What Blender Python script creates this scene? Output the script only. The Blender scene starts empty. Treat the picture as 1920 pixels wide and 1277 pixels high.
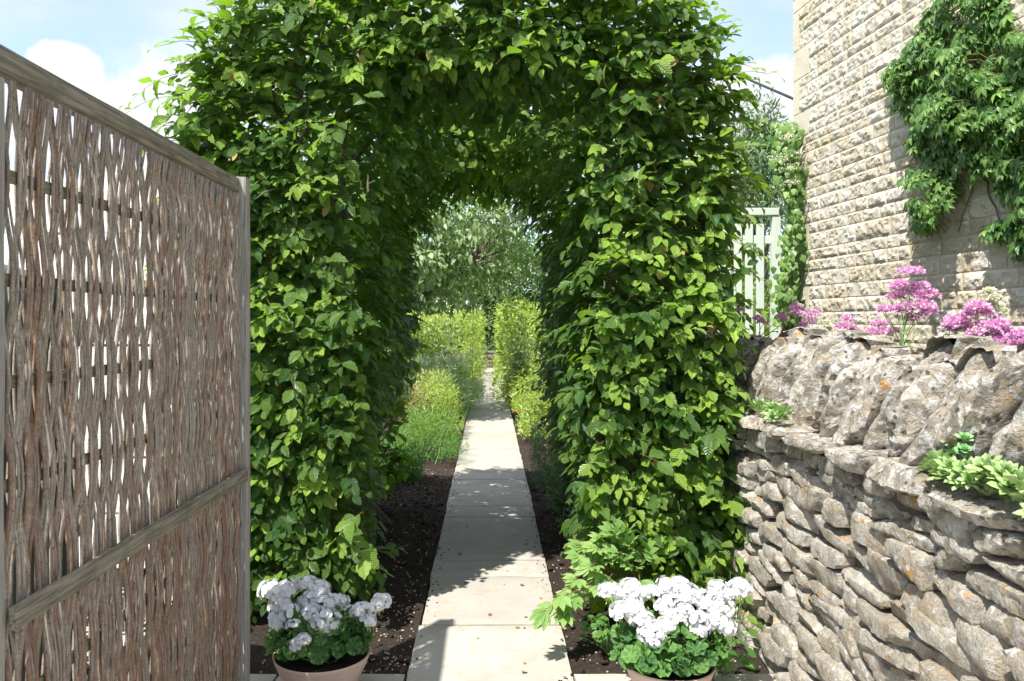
import bpy, math, random
import numpy as np
from mathutils import Vector, noise

R = math.radians
rnd = random.Random(7)
rng = np.random.default_rng(7)
C = bpy.context.scene.collection
scene = bpy.context.scene

# ------------------------------------------------------------------ camera
F = 1493.0; CX = 918.0; CY = 603.0; CAMH = 1.6
cam_d = bpy.data.cameras.new('camera'); cam = bpy.data.objects.new('camera', cam_d); C.objects.link(cam)
cam.location = (0, 0, CAMH); cam.rotation_euler = (R(90), 0, 0)
cam_d.lens = 28.0; cam_d.sensor_width = 36.0
cam_d.shift_x = (960 - CX) / 1920; cam_d.shift_y = -(638.5 - CY) / 1920
cam_d.clip_start = 0.05; cam_d.clip_end = 2000
cam_d.dof.use_dof = True; cam_d.dof.focus_distance = 4.4; cam_d.dof.aperture_fstop = 11
scene.camera = cam

# ------------------------------------------------------------------ light
SUN = Vector((-0.36, -0.48, 1.0)).normalized()
EXPO = 1.20
w = bpy.data.worlds.new('World'); scene.world = w; w.use_nodes = True
nt = w.node_tree; nt.nodes.clear()
def wn(t, **k):
    n = nt.nodes.new(t)
    for a, b in k.items(): setattr(n, a, b)
    return n
sky = wn('ShaderNodeTexSky', sky_type='NISHITA', sun_disc=False)
sky.sun_elevation = math.asin(SUN.z); sky.sun_rotation = math.atan2(SUN.x, SUN.y) % (2 * math.pi)
sky.air_density = 1.0; sky.dust_density = 1.0; sky.ozone_density = 4.0
tc = wn('ShaderNodeTexCoord')
def wmath(op, a, b=None, c=None, clamp=False):
    n = wn('ShaderNodeMath', operation=op, use_clamp=clamp)
    for i, v in enumerate((a, b, c)):
        if v is None: continue
        if isinstance(v, (int, float)): n.inputs[i].default_value = v
        else: nt.links.new(v, n.inputs[i])
    return n.outputs[0]
def wnoise(scale, detail, off=(0, 0, 0), sc=(1, 1, 1)):
    m = wn('ShaderNodeMapping'); m.inputs['Location'].default_value = off; m.inputs['Scale'].default_value = sc
    nt.links.new(tc.outputs['Generated'], m.inputs[0])
    n = wn('ShaderNodeTexNoise'); n.inputs['Scale'].default_value = scale; n.inputs['Detail'].default_value = detail
    n.inputs['Roughness'].default_value = 0.55
    nt.links.new(m.outputs[0], n.inputs['Vector']); return n.outputs['Fac']
def blob(px, py, rad):                      # a cumulus head at a compass direction
    d = Vector(((px - CX) / F, 1, (CY - py) / F)).normalized()
    v = wn('ShaderNodeVectorMath', operation='DISTANCE'); v.inputs[1].default_value = d
    nrm = wn('ShaderNodeVectorMath', operation='NORMALIZE'); nt.links.new(tc.outputs['Generated'], nrm.inputs[0])
    nt.links.new(nrm.outputs[0], v.inputs[0])
    return wmath('SUBTRACT', 1.0, wmath('DIVIDE', v.outputs['Value'], rad))
big = wnoise(1.9, 7, (3.1, 0.4, 0.7), (1, 1, 1.8))
veil = wnoise(3.3, 5, (0.2, 5.0, 1.0), (1, 1, 2.4))
fine = wnoise(9.0, 6, (1.0, 2.0, 0.0))
bl = wmath('MAXIMUM', blob(130, 150, 0.040), blob(70, 220, 0.05))
bl = wmath('MAXIMUM', bl, blob(330, 265, 0.10))
bl = wmath('MAXIMUM', bl, blob(1400, 230, 0.10))
cum = wmath('MULTIPLY', wmath('ADD', bl, wmath('MULTIPLY', wmath('SUBTRACT', fine, 0.5), 1.5)), 5.0, clamp=True)
cl2 = wmath('MULTIPLY', wmath('SUBTRACT', big, 0.50), 5.0, clamp=True)
cl3 = wmath('MULTIPLY', wmath('ADD', wmath('MULTIPLY', wmath('SUBTRACT', veil, 0.12), 2.2, clamp=True), 0.0), 0.70)
cloud = wmath('MAXIMUM', wmath('MAXIMUM', cum, wmath('MULTIPLY', cl2, 0.85)), cl3)
mixn = wn('ShaderNodeMix', data_type='RGBA')
nt.links.new(cloud, mixn.inputs['Factor']); nt.links.new(sky.outputs[0], mixn.inputs['A'])
mixn.inputs['B'].default_value = (3.2, 3.26, 3.5, 1)
bg = wn('ShaderNodeBackground'); bg.inputs['Strength'].default_value = 0.145
nt.links.new(mixn.outputs['Result'], bg.inputs['Color'])
out = wn('ShaderNodeOutputWorld'); nt.links.new(bg.outputs[0], out.inputs[0])
sl = bpy.data.lights.new('sun', 'SUN'); sl.energy = 3.9; sl.angle = R(0.6); sl.color = (1.0, 0.965, 0.91)
so = bpy.data.objects.new('sun', sl); C.objects.link(so)
so.rotation_euler = (-SUN).to_track_quat('-Z', 'Y').to_euler(); so.location = (-6, -6, 12)
vs = scene.view_settings; vs.view_transform = 'Standard'; vs.look = 'None'; vs.exposure = EXPO; vs.gamma = 1; vs.use_curve_mapping = False
scene.cycles.max_bounces = 8; scene.cycles.transmission_bounces = 6; scene.cycles.diffuse_bounces = 4
scene.cycles.sample_clamp_indirect = 6

# ------------------------------------------------------------------ helpers
def px(x, y, Y): return Vector(((x - CX) / F * Y, Y, CAMH + (CY - y) / F * Y))
def ground_at(x, y):
    Y = F * CAMH / (y - CY); return Vector(((x - CX) / F * Y, Y, 0))

def mesh_from(name, verts, faces, mat=None, smooth=True, uvs=None, tone=None, sharp=0):
    me = bpy.data.meshes.new(name)
    me.from_pydata([tuple(v) for v in verts], [], faces)
    if uvs is not None:
        l = me.uv_layers.new(name='UVMap'); idx = np.zeros(len(me.loops), dtype=np.int32)
        me.loops.foreach_get('vertex_index', idx)
        l.data.foreach_set('uv', np.asarray(uvs, dtype=np.float32)[idx].ravel())
    if tone is not None:
        a = me.attributes.new('tone', 'FLOAT', 'POINT')
        t = np.full(len(verts), tone, dtype=np.float32) if np.isscalar(tone) else np.asarray(tone, dtype=np.float32)
        a.data.foreach_set('value', t)
    if smooth: me.polygons.foreach_set('use_smooth', [True] * len(me.polygons))
    if mat: me.materials.append(mat)
    if sharp: me.set_sharp_from_angle(angle=R(sharp))
    me.update(); return me
def link(name, me, parent=None, loc=None):
    o = bpy.data.objects.new(name, me); C.objects.link(o)
    if parent: o.parent = parent
    if loc is not None: o.location = loc
    return o
def thing(name, label, cat, loc=(0, 0, 0), group=None, kind=None):
    o = bpy.data.objects.new(name, None); C.objects.link(o); o.location = loc; o.empty_display_size = 0.1
    if label: o['label'] = label
    if cat: o['category'] = cat
    if group: o['group'] = group
    if kind: o['kind'] = kind
    return o
def tag(o, label=None, cat=None, group=None, kind=None):
    if label: o['label'] = label
    if cat: o['category'] = cat
    if group: o['group'] = group
    if kind: o['kind'] = kind
    return o

def part(name, geo, mat, parent, smooth=False, label=None):
    V, Fc = geo; L = parent.location
    o = link(name, mesh_from(name, [(v[0] - L.x, v[1] - L.y, v[2] - L.z) for v in V], Fc, mat, smooth, sharp=34 if mat and 'lichened' in mat.name else 0), parent)
    if label: o['label'] = label
    return o

# --- fast scatter of one template into one mesh
def frames(d, n):
    d = d / np.linalg.norm(d, axis=1, keepdims=True)
    x = np.cross(d, n); x /= np.linalg.norm(x, axis=1, keepdims=True) + 1e-9
    z = np.cross(x, d)
    return np.stack([x, d, z], axis=2)          # columns
class Leaves:
    """collects leaf instances: pos, frame, size, tone, template index"""
    def __init__(s): s.p = []; s.m = []; s.t = []; s.k = []
    def add(s, pos, d, n, size, tone, k=None, wid=None):
        pos = np.atleast_2d(pos); K = len(pos)
        m = frames(np.atleast_2d(d).astype(float), np.atleast_2d(n).astype(float))
        size = np.broadcast_to(np.asarray(size, float), (K,)); 
        sc = np.stack([size if wid is None else size * wid, size, size], axis=1)
        s.p.append(pos); s.m.append(m * sc[:, None, :]); s.t.append(np.broadcast_to(np.asarray(tone, float), (K,)))
        s.k.append(np.zeros(K, int) if k is None else np.broadcast_to(np.asarray(k, int), (K,)))
    def cat(s):
        s.p = [np.concatenate(s.p)]; s.m = [np.concatenate(s.m)]; s.t = [np.concatenate(s.t)]; s.k = [np.concatenate(s.k)]
        return s.p[0], s.m[0], s.t[0], s.k[0]
    def build(s, name, tmpls, mat, parent=None, keep=None, loc=None):
        P, M, T, K = s.cat()
        if keep is not None: P, M, T, K = P[keep], M[keep], T[keep], K[keep]
        if loc is not None: P = P - np.array(loc)
        V, L, S, U, TT = [], [], [], [], []; vo = 0; lo = 0
        for ti, (tv, tf, tu) in enumerate(tmpls):
            sel = K % len(tmpls) == ti; n = int(sel.sum())
            if not n: continue
            tv = np.asarray(tv, float); nv = len(tv)
            v = np.einsum('kij,vj->kvi', M[sel], tv) + P[sel][:, None, :]
            flat = np.concatenate([np.asarray(f) for f in tf]); lens = np.array([len(f) for f in tf])
            li = (flat[None, :] + (np.arange(n) * nv)[:, None] + vo)
            starts = np.concatenate([[0], np.cumsum(lens)[:-1]])
            ls = starts[None, :] + (np.arange(n) * len(flat))[:, None] + lo
            V.append(v.reshape(-1, 3)); L.append(li.ravel()); S.append(ls.ravel())
            U.append(np.tile(np.asarray(tu, float)[flat], (n, 1))); TT.append(np.repeat(T[sel], nv))
            vo += n * nv; lo += n * len(flat)
        V = np.concatenate(V); L = np.concatenate(L); S = np.concatenate(S); U = np.concatenate(U); TT = np.concatenate(TT)
        me = bpy.data.meshes.new(name)
        me.vertices.add(len(V)); me.vertices.foreach_set('co', V.astype(np.float32).ravel())
        me.loops.add(len(L)); me.loops.foreach_set('vertex_index', L.astype(np.int32))
        me.polygons.add(len(S)); me.polygons.foreach_set('loop_start', S.astype(np.int32))
        me.update(calc_edges=True)
        uv = me.uv_layers.new(name='UVMap'); uv.data.foreach_set('uv', U.astype(np.float32).ravel())
        a = me.attributes.new('tone', 'FLOAT', 'POINT'); a.data.foreach_set('value', TT.astype(np.float32))
        me.polygons.foreach_set('use_smooth', np.ones(len(S), bool))
        me.materials.append(mat); me.update()
        return link(name, me, parent, loc if parent is None else None)

def leaf_tmpl(n=7, width=0.56, fold=0.10, arch=0.22, serr=0.0, tipw=1.0, peak=0.42, twist=0.0, wave=0.0):
    """pointed leaf: midrib along +Y (length 1), normal +Z; u across 0..1, v along 0..1"""
    V = [(0, 0, 0)]; U = [(0.5, 0)]
    for i in range(1, n):
        t = i / n
        h = (t / peak) ** 0.62 if t < peak else max(0.0, 1 - ((t - peak) / (1 - peak)) ** (1.7 * tipw))
        h = max(h, 0.04) * width / 2
        if serr: h *= 1 + (serr if i % 2 else -serr)
        z = -arch * t * t + 0.02; tw = twist * t
        for s in (-1, 0, 1):
            V.append((s * h, t + (0.03 if s and i % 2 else 0), z + (fold * h / (width / 2) * abs(s) * 1.0) + s * tw * h + wave * math.sin(t * 9 + s * 1.5) * abs(s)))
            U.append((0.5 + 0.5 * s * h / (width / 2), t))
    V.append((0, 1, -arch)); U.append((0.5, 1)); tip = len(V) - 1
    Fc = [(0, 2, 1), (0, 3, 2)]
    for i in range(1, n - 1):
        a = 1 + (i - 1) * 3; b = a + 3
        Fc += [(a, a + 1, b + 1, b), (a + 1, a + 2, b + 2, b + 1)]
    a = 1 + (n - 2) * 3
    Fc += [(a, a + 1, tip), (a + 1, a + 2, tip)]
    return V, Fc, U
def simple_leaf(width=0.4, arch=0.15, fold=0.06):
    V = [(0, 0, 0), (-width / 2, .45, fold - arch * .2), (0, .5, -arch * .25), (width / 2, .45, fold - arch * .2), (0, 1, -arch)]
    return V, [(0, 2, 1), (0, 3, 2), (1, 2, 4), (2, 3, 4)], [(.5, 0), (0, .45), (.5, .5), (1, .45), (.5, 1)]
def merge_tmpl(items):
    """items: (template, 3x3 array, offset)"""
    V, Fc, U = [], [], []
    for (tv, tf, tu), m, off in items:
        o = len(V); vv = np.asarray(tv) @ np.asarray(m).T + np.asarray(off)
        V += [tuple(x) for x in vv]; Fc += [tuple(i + o for i in f) for f in tf]; U += list(tu)
    return V, Fc, U
def rotz(a): c, s = math.cos(a), math.sin(a); return np.array([[c, -s, 0], [s, c, 0], [0, 0, 1]])
def rotx(a): c, s = math.cos(a), math.sin(a); return np.array([[1, 0, 0], [0, c, -s], [0, s, c]])

def tube(path, radii, sides=6, cap=True):
    V, Fc = [], []
    n = len(path); path = [Vector(p) for p in path]
    if not hasattr(radii, '__len__'): radii = [radii] * n
    prev = None
    for i, p in enumerate(path):
        d = (path[min(i + 1, n - 1)] - path[max(i - 1, 0)]).normalized()
        a = Vector((1, 0, 0)) if abs(d.x) < 0.8 else Vector((0, 1, 0))
        if prev is not None: a = prev
        x = (a - d * a.dot(d)).normalized(); prev = x; y = d.cross(x)
        for k in range(sides):
            t = 2 * math.pi * k / sides
            V.append(p + (x * math.cos(t) + y * math.sin(t)) * radii[i])
    for i in range(n - 1):
        for k in range(sides):
            a = i * sides + k; b = i * sides + (k + 1) % sides
            Fc.append((a, b, b + sides, a + sides))
    if cap:
        Fc.append(tuple(range(sides))[::-1]); Fc.append(tuple((n - 1) * sides + k for k in range(sides)))
    return V, Fc
def join_geo(parts):
    V, Fc = [], []
    for v, f in parts:
        o = len(V); V += list(v); Fc += [tuple(i + o for i in x) for x in f]
    return V, Fc
def box(x0, x1, y0, y1, z0, z1, bev=0.0):
    if bev <= 0:
        V = [(x, y, z) for x in (x0, x1) for y in (y0, y1) for z in (z0, z1)]
        return V, [(0, 1, 3, 2), (4, 6, 7, 5), (0, 4, 5, 1), (2, 3, 7, 6), (0, 2, 6, 4), (1, 5, 7, 3)]
    import bmesh
    bm = bmesh.new(); V, Fc = box(x0, x1, y0, y1, z0, z1)
    vs_ = [bm.verts.new(v) for v in V]
    for f in Fc: bm.faces.new([vs_[i] for i in f])
    bmesh.ops.bevel(bm, geom=list(bm.edges), offset=bev, segments=2, affect='EDGES', profile=0.6)
    bm.verts.index_update()
    V = [tuple(v.co) for v in bm.verts]; Fc = [tuple(v.index for v in f.verts) for f in bm.faces]; bm.free()
    return V, Fc
def grid_box(x0, x1, y0, y1, z0, z1, nx, ny, nz):
    """closed box with gridded faces, shared vertices"""
    V = []; ids = {}; Fc = []
    def vid(i, j, k):
        key = (i, j, k)
        if key not in ids:
            ids[key] = len(V); V.append([x0 + (x1 - x0) * i / nx, y0 + (y1 - y0) * j / ny, z0 + (z1 - z0) * k / nz])
        return ids[key]
    for i in range(nx):
        for j in range(ny):
            Fc.append((vid(i, j, 0), vid(i, j + 1, 0), vid(i + 1, j + 1, 0), vid(i + 1, j, 0)))
            Fc.append((vid(i, j, nz), vid(i + 1, j, nz), vid(i + 1, j + 1, nz), vid(i, j + 1, nz)))
    for i in range(nx):
        for k in range(nz):
            Fc.append((vid(i, 0, k), vid(i + 1, 0, k), vid(i + 1, 0, k + 1), vid(i, 0, k + 1)))
            Fc.append((vid(i, ny, k), vid(i, ny, k + 1), vid(i + 1, ny, k + 1), vid(i + 1, ny, k)))
    for j in range(ny):
        for k in range(nz):
            Fc.append((vid(0, j, k), vid(0, j, k + 1), vid(0, j + 1, k + 1), vid(0, j + 1, k)))
            Fc.append((vid(nx, j, k), vid(nx, j + 1, k), vid(nx, j + 1, k + 1), vid(nx, j, k + 1)))
    return V, Fc
def rock(lx, ly, lz, seed, n=(7, 12, 6), sq=4.0, chips=9, rough=0.05):
    """irregular stone centred on the origin, about lx, ly, lz across"""
    r = random.Random(seed)
    V, Fc = grid_box(-1, 1, -1, 1, -1, 1, *n)
    planes = []
    for _ in range(chips):
        d = Vector((r.uniform(-1, 1), r.uniform(-1, 1), r.uniform(-1, 1))).normalized()
        planes.append((d, r.uniform(0.74, 1.0) * (abs(d.x) + abs(d.y) + abs(d.z)) * 0.76))
    off = Vector((r.uniform(-50, 50), r.uniform(-50, 50), r.uniform(-50, 50)))
    m = max(lx, ly, lz) / 2; outv = []
    for v in V:
        p = Vector(v); nn = (abs(p.x) ** sq + abs(p.y) ** sq + abs(p.z) ** sq) ** (1 / sq); p = p / nn
        for d, h in planes:
            e = p.dot(d) - h
            if e > 0: p -= d * e
        q = Vector((p.x * lx / 2, p.y * ly / 2, p.z * lz / 2))
        s1 = noise.noise(q * 9 + off) * 0.011; s2 = (.5 - abs(noise.noise(q * 24 + off))) * 0.009 + noise.noise(Vector((q.x * 14, q.y * 10, q.z * 110)) + off) * .004; s3 = noise.noise(q * 75 + off) * 0.004
        nrm = Vector((p.x * ly * lz, p.y * lx * lz, p.z * lx * ly)).normalized()
        outv.append(q + nrm * (s1 * min(1, lz / 0.07) + s2 + s3) * (rough / 0.05))
    return outv, Fc

# ------------------------------------------------------------------ materials
def new_mat(name):
    m = bpy.data.materials.new(name); m.use_nodes = True
    t = m.node_tree; t.nodes.clear(); return m, NB(t)
class NB:
    def __init__(s, t): s.t = t
    def n(s, ty, ins=None, **k):
        x = s.t.nodes.new(ty)
        for a, b in k.items(): setattr(x, a, b)
        for a, b in (ins or {}).items():
            if isinstance(b, bpy.types.NodeSocket): s.t.links.new(b, x.inputs[a])
            else: x.inputs[a].default_value = b
        return x
    def math(s, op, a, b=0.0, clamp=False): return s.n('ShaderNodeMath', {0: a, 1: b}, operation=op, use_clamp=clamp).outputs[0]
    def mix(s, f, a, b, mode='MIX'):
        x = s.n('ShaderNodeMix', None, data_type='RGBA', blend_type=mode)
        for nm, v in (('Factor', f), ('A', a), ('B', b)):
            if isinstance(v, bpy.types.NodeSocket): s.t.links.new(v, x.inputs[nm] if nm == 'Factor' else [i for i in x.inputs if i.name == nm and i.type == 'RGBA'][0])
            else:
                tgt = x.inputs[nm] if nm == 'Factor' else [i for i in x.inputs if i.name == nm and i.type == 'RGBA'][0]
                tgt.default_value = v if nm == 'Factor' else (*v[:3], 1)
        return [o for o in x.outputs if o.type == 'RGBA'][0]
    def noise(s, scale, detail=4, vec=None, rough=0.55, dist=0.0):
        ins = {'Scale': scale, 'Detail': detail, 'Roughness': rough, 'Distortion': dist}
        if vec is not None: ins['Vector'] = vec
        return s.n('ShaderNodeTexNoise', ins).outputs['Fac']
    def ramp(s, f, lo, hi):            # smooth step lo..hi -> 0..1
        x = s.n('ShaderNodeMapRange', {'Value': f, 'From Min': lo, 'From Max': hi}, interpolation_type='SMOOTHSTEP'); return x.outputs[0]
    def pos(s): return s.n('ShaderNodeNewGeometry').outputs['Position']
    def scale(s, v, sc): return s.n('ShaderNodeVectorMath', {0: v, 1: sc}, operation='MULTIPLY').outputs[0]
    def out(s, col, rough=0.8, bump=None, bstr=0.5, bdist=0.01, spec=0.3, extra=None):
        p = s.n('ShaderNodeBsdfPrincipled', {'Roughness': rough, 'Specular IOR Level': spec})
        if isinstance(col, bpy.types.NodeSocket): s.t.links.new(col, p.inputs['Base Color'])
        else: p.inputs['Base Color'].default_value = (*col[:3], 1)
        if bump is not None:
            b = s.n('ShaderNodeBump', {'Height': bump, 'Strength': bstr, 'Distance': bdist}); s.t.links.new(b.outputs[0], p.inputs['Normal'])
        sh = p.outputs[0]
        if extra: sh = extra(p, sh)
        s.t.links.new(sh, s.n('ShaderNodeOutputMaterial').inputs[0]); return p

def leaf_mat(name, dark, light, trans=0.35, rough=0.42, veins=9, vein_dark=0.25, spec=0.45, bstr=0.5, tipbrown=None, petal=False):
    m, b = new_mat(name)
    tone = b.n('ShaderNodeAttribute', attribute_name='tone').outputs['Fac']
    uv = b.n('ShaderNodeUVMap').outputs[0]
    sx = b.n('ShaderNodeSeparateXYZ', {0: uv})
    u = b.math('ABSOLUTE', b.math('SUBTRACT', sx.outputs[0], 0.5)); v = sx.outputs[1]
    ph = b.math('MULTIPLY', b.math('SUBTRACT', v, b.math('MULTIPLY', u, 0.55)), veins * 2 * math.pi)
    wv = b.math('MULTIPLY', b.math('ADD', b.math('SINE', ph), 1.0), 0.5)
    mid = b.math('SUBTRACT', 1.0, b.math('MULTIPLY', u, 22.0), True)
    col = b.mix(tone, dark, light)
    nz = b.noise(6.0, 2, b.pos())
    col = b.mix(b.math('MULTIPLY', nz, 0.35), col, b.mix(1.0, col, (.97, .97, .97) if petal else (0.75, 0.95, 0.6), 'MULTIPLY'))
    if veins: col = b.mix(b.math('MULTIPLY', b.math('SUBTRACT', 1.0, wv), vein_dark), col, b.mix(1.0, col, (0.45, 0.5, 0.45), 'MULTIPLY'))
    col = b.mix(b.math('MULTIPLY', mid, 0.45), col, b.mix(0.5, col, light))
    if tipbrown: col = b.mix(b.ramp(b.math('ADD', u, b.math('MULTIPLY', b.noise(40, 2, b.pos()), 0.3)), 0.55, 0.7), col, tipbrown)
    hgt = b.math('ADD', b.math('MULTIPLY', wv, 1.0), b.math('MULTIPLY', mid, -1.5))
    bump = b.n('ShaderNodeBump', {'Height': hgt, 'Strength': bstr if veins else 0.0, 'Distance': 0.003})
    rg = b.math('ADD', rough, b.math('MULTIPLY', b.math('SUBTRACT', nz, 0.5), 0.25))
    p = b.n('ShaderNodeBsdfPrincipled', {'Base Color': col, 'Roughness': rg, 'Specular IOR Level': spec, 'Normal': bump.outputs[0]})
    tcol = b.mix(1.0, b.mix(0.5, col, light), (1, 1, 1) if petal else (1.05, 1.38, 0.35), 'MULTIPLY')
    tr = b.n('ShaderNodeBsdfTranslucent', {'Color': tcol})
    mx = b.n('ShaderNodeMixShader', {0: trans, 1: p.outputs[0], 2: tr.outputs[0]})
    b.t.links.new(mx.outputs[0], b.n('ShaderNodeOutputMaterial').inputs[0]); return m

M_hedge = leaf_mat('hornbeam_leaf', (0.023, 0.078, 0.026), (0.40, 0.57, 0.09), trans=0.34, rough=0.31, veins=10, vein_dark=0.42, bstr=0.9, spec=0.5)
M_creep = leaf_mat('creeper_leaf', (0.06, 0.15, 0.032), (0.30, 0.46, 0.11), trans=0.28, rough=0.30, veins=6, vein_dark=0.15, spec=0.55)
M_ger = leaf_mat('geranium_leaf', (0.030, 0.090, 0.025), (0.13, 0.28, 0.05), trans=0.22, rough=0.6, veins=0, spec=0.25)
M_peony = leaf_mat('pale_lobed_leaf', (0.17, 0.30, 0.08), (0.36, 0.50, 0.17), trans=0.35, rough=0.5, veins=5, vein_dark=0.12)
M_gold = leaf_mat('golden_green_leaf', (0.15, 0.22, 0.035), (0.50, 0.54, 0.15), trans=0.40, rough=0.5, veins=0)
M_dogw = leaf_mat('dogwood_leaf', (0.09, 0.15, 0.06), (0.40, 0.48, 0.26), trans=0.30, rough=0.42, veins=5, vein_dark=0.1)
M_far = leaf_mat('far_tree_leaf', (0.055, 0.11, 0.035), (0.22, 0.32, 0.10), trans=0.3, rough=0.5, veins=0)
M_silver = leaf_mat('silvery_leaf', (0.20, 0.28, 0.15), (0.50, 0.56, 0.38), trans=0.3, rough=0.6, veins=0)
M_bright = leaf_mat('bright_green_leaf', (0.05, 0.15, 0.03), (0.20, 0.35, 0.07), trans=0.35, rough=0.5, veins=0)
M_lav = leaf_mat('lavender_leaf', (0.08, 0.12, 0.07), (0.17, 0.23, 0.14), trans=0.2, rough=0.7, veins=0)
M_olive = leaf_mat('olive_leaf', (0.07, 0.13, 0.06), (0.24, 0.32, 0.18), trans=0.3, rough=0.45, veins=0)
M_succ = leaf_mat('houseleek_leaf', (0.12, 0.24, 0.08), (0.42, 0.53, 0.23), trans=0.15, rough=0.45, veins=0)
M_succ2 = leaf_mat('stonecrop_leaf', (0.16, 0.34, 0.15), (0.36, 0.54, 0.28), trans=0.15, rough=0.5, veins=0)
M_white_fl = leaf_mat('white_petal', (0.74, 0.74, 0.73), (0.82, 0.82, 0.82), trans=0.3, rough=0.6, petal=True, veins=0, spec=0.2)
M_pink_fl = leaf_mat('pink_floret', (0.64, 0.27, 0.50), (0.88, 0.58, 0.79), trans=0.3, rough=0.6, petal=True, veins=0, spec=0.2)
M_cream_fl = leaf_mat('cream_floret', (0.62, 0.62, 0.38), (0.85, 0.85, 0.72), trans=0.3, rough=0.6, petal=True, veins=0, spec=0.2)
M_purple_fl = leaf_mat('lavender_floret', (0.16, 0.12, 0.30), (0.33, 0.28, 0.50), trans=0.2, rough=0.7, petal=True, veins=0, spec=0.2)
M_red_fl = leaf_mat('red_petal', (0.65, 0.05, 0.03), (0.75, 0.15, 0.05), trans=0.2, rough=0.6, petal=True, veins=0)
M_orange = leaf_mat('orange_leaf', (0.45, 0.28, 0.06), (0.62, 0.45, 0.10), trans=0.3, rough=0.6, veins=0)

def mat_bark(name, a, c, rough=0.85):
    m, b = new_mat(name)
    p = b.scale(b.pos(), (40, 40, 9))
    n1 = b.noise(1.0, 5, p); n2 = b.noise(60, 3, b.pos())
    b.out(b.mix(n1, a, c), rough, b.math('ADD', n1, b.math('MULTIPLY', n2, .4)), 0.7, 0.01); return m
M_bark = mat_bark('hornbeam_bark', (0.08, 0.065, 0.05), (0.22, 0.19, 0.15))
M_twig = mat_bark('young_twig', (0.10, 0.06, 0.035), (0.22, 0.13, 0.07))
M_stemg = mat_bark('green_stem', (0.10, 0.20, 0.06), (0.20, 0.32, 0.10), 0.6)
M_stemr = mat_bark('reddish_stem', (0.18, 0.08, 0.05), (0.32, 0.17, 0.10), 0.6)

def mat_rod():
    m, b = new_mat('willow_bark')
    oi = b.n('ShaderNodeObjectInfo').outputs['Random']
    pz = b.n('ShaderNodeSeparateXYZ', {0: b.pos()})
    st = b.noise(1.0, 5, b.scale(b.pos(), (260, 260, 14)), 0.7)
    spk = b.noise(160, 4, b.pos(), 0.7)
    spk2 = b.noise(55, 3, b.scale(b.pos(), (1, 1, .5)))
    grey = b.mix(oi, (0.27, 0.215, 0.16), (0.72, 0.65, 0.54))
    brown = b.mix(oi, (0.15, 0.085, 0.052), (0.32, 0.18, 0.105))
    low = b.ramp(pz.outputs[2], 1.25, 0.55)
    f = b.math('ADD', b.math('MULTIPLY', low, 0.22), b.math('MULTIPLY', b.math('SUBTRACT', st, 0.5), 1.3))
    f = b.math('ADD', f, b.math('MULTIPLY', b.math('SUBTRACT', spk2, .5), 0.8))
    f = b.math('ADD', f, b.math('MULTIPLY', b.math('SUBTRACT', oi, .5), 0.9))
    f = b.ramp(f, -0.06, 0.5)
    col = b.mix(f, grey, brown)
    col = b.mix(b.math('MULTIPLY', b.ramp(spk, 0.58, 0.68), .6), col, (0.60, 0.56, 0.50)); col = b.mix(b.math('MULTIPLY', b.ramp(st, .60, .44), .55), col, (0.10, 0.07, 0.05))
    col = b.mix(b.ramp(spk, 0.44, 0.34), col, (0.10, 0.07, 0.055))
    b.out(col, 0.62, b.math('ADD', st, b.math('MULTIPLY', spk, 0.5)), 0.6, 0.004, spec=0.35); return m
M_rod = mat_rod()
def mat_wood(name, a, c, green=0.3, axis='Y', dark=(0.05, 0.045, 0.035)):
    m, b = new_mat(name)
    sc = {'Y': (120, 5, 120), 'Z': (120, 120, 5), 'X': (5, 120, 120)}[axis]
    g = b.noise(1.0, 6, b.scale(b.pos(), sc), 0.65, 0.4)
    big = b.noise(7, 4, b.pos(), 0.6); knot = b.noise(18, 3, b.scale(b.pos(), tuple(x ** 0.5 / 3 for x in sc)))
    col = b.mix(b.ramp(g, 0.3, 0.7), a, c)
    col = b.mix(b.math('MULTIPLY', b.ramp(big, 0.45, 0.7), green), col, (0.10, 0.115, 0.06))
    col = b.mix(b.math('MULTIPLY', b.ramp(knot, 0.62, 0.75), 0.7), col, dark)
    col = b.mix(b.math('MULTIPLY', b.ramp(g, 0.36, 0.28), 0.6), col, dark)
    b.out(col, 0.85, g, 0.8, 0.006, spec=0.2); return m
M_beam = mat_wood('weathered_green_oak', (0.12, 0.105, 0.075), (0.33, 0.295, 0.23), 0.45, 'Y')
M_post = mat_wood('silvery_oak', (0.24, 0.225, 0.20), (0.42, 0.40, 0.36), 0.08, 'Z')
M_lath = mat_wood('split_lath', (0.15, 0.13, 0.085), (0.28, 0.25, 0.17), 0.5, 'Y')
M_whitewood = mat_wood('whitewashed_board', (0.62, 0.60, 0.56), (0.80, 0.79, 0.76), 0.0, 'X', (0.4, 0.39, 0.36))

def mat_paint(name, col, rough=0.5):
    m, b = new_mat(name); n1 = b.noise(12, 4, b.pos()); n2 = b.noise(1, 4, b.scale(b.pos(), (90, 90, 4)))
    b.out(b.mix(b.math('MULTIPLY', n1, 0.35), col, tuple(x * 0.75 for x in col)), rough, n2, 0.15, 0.004); return m
M_greenpaint = mat_paint('pale_green_paint', (0.62, 0.69, 0.59))
M_tank = mat_paint('dark_green_plastic', (0.035, 0.055, 0.055), 0.35)
M_cable = mat_paint('black_cable', (0.03, 0.03, 0.04), 0.5)
M_iron = mat_paint('dark_metal', (0.05, 0.05, 0.05), 0.6)

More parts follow.
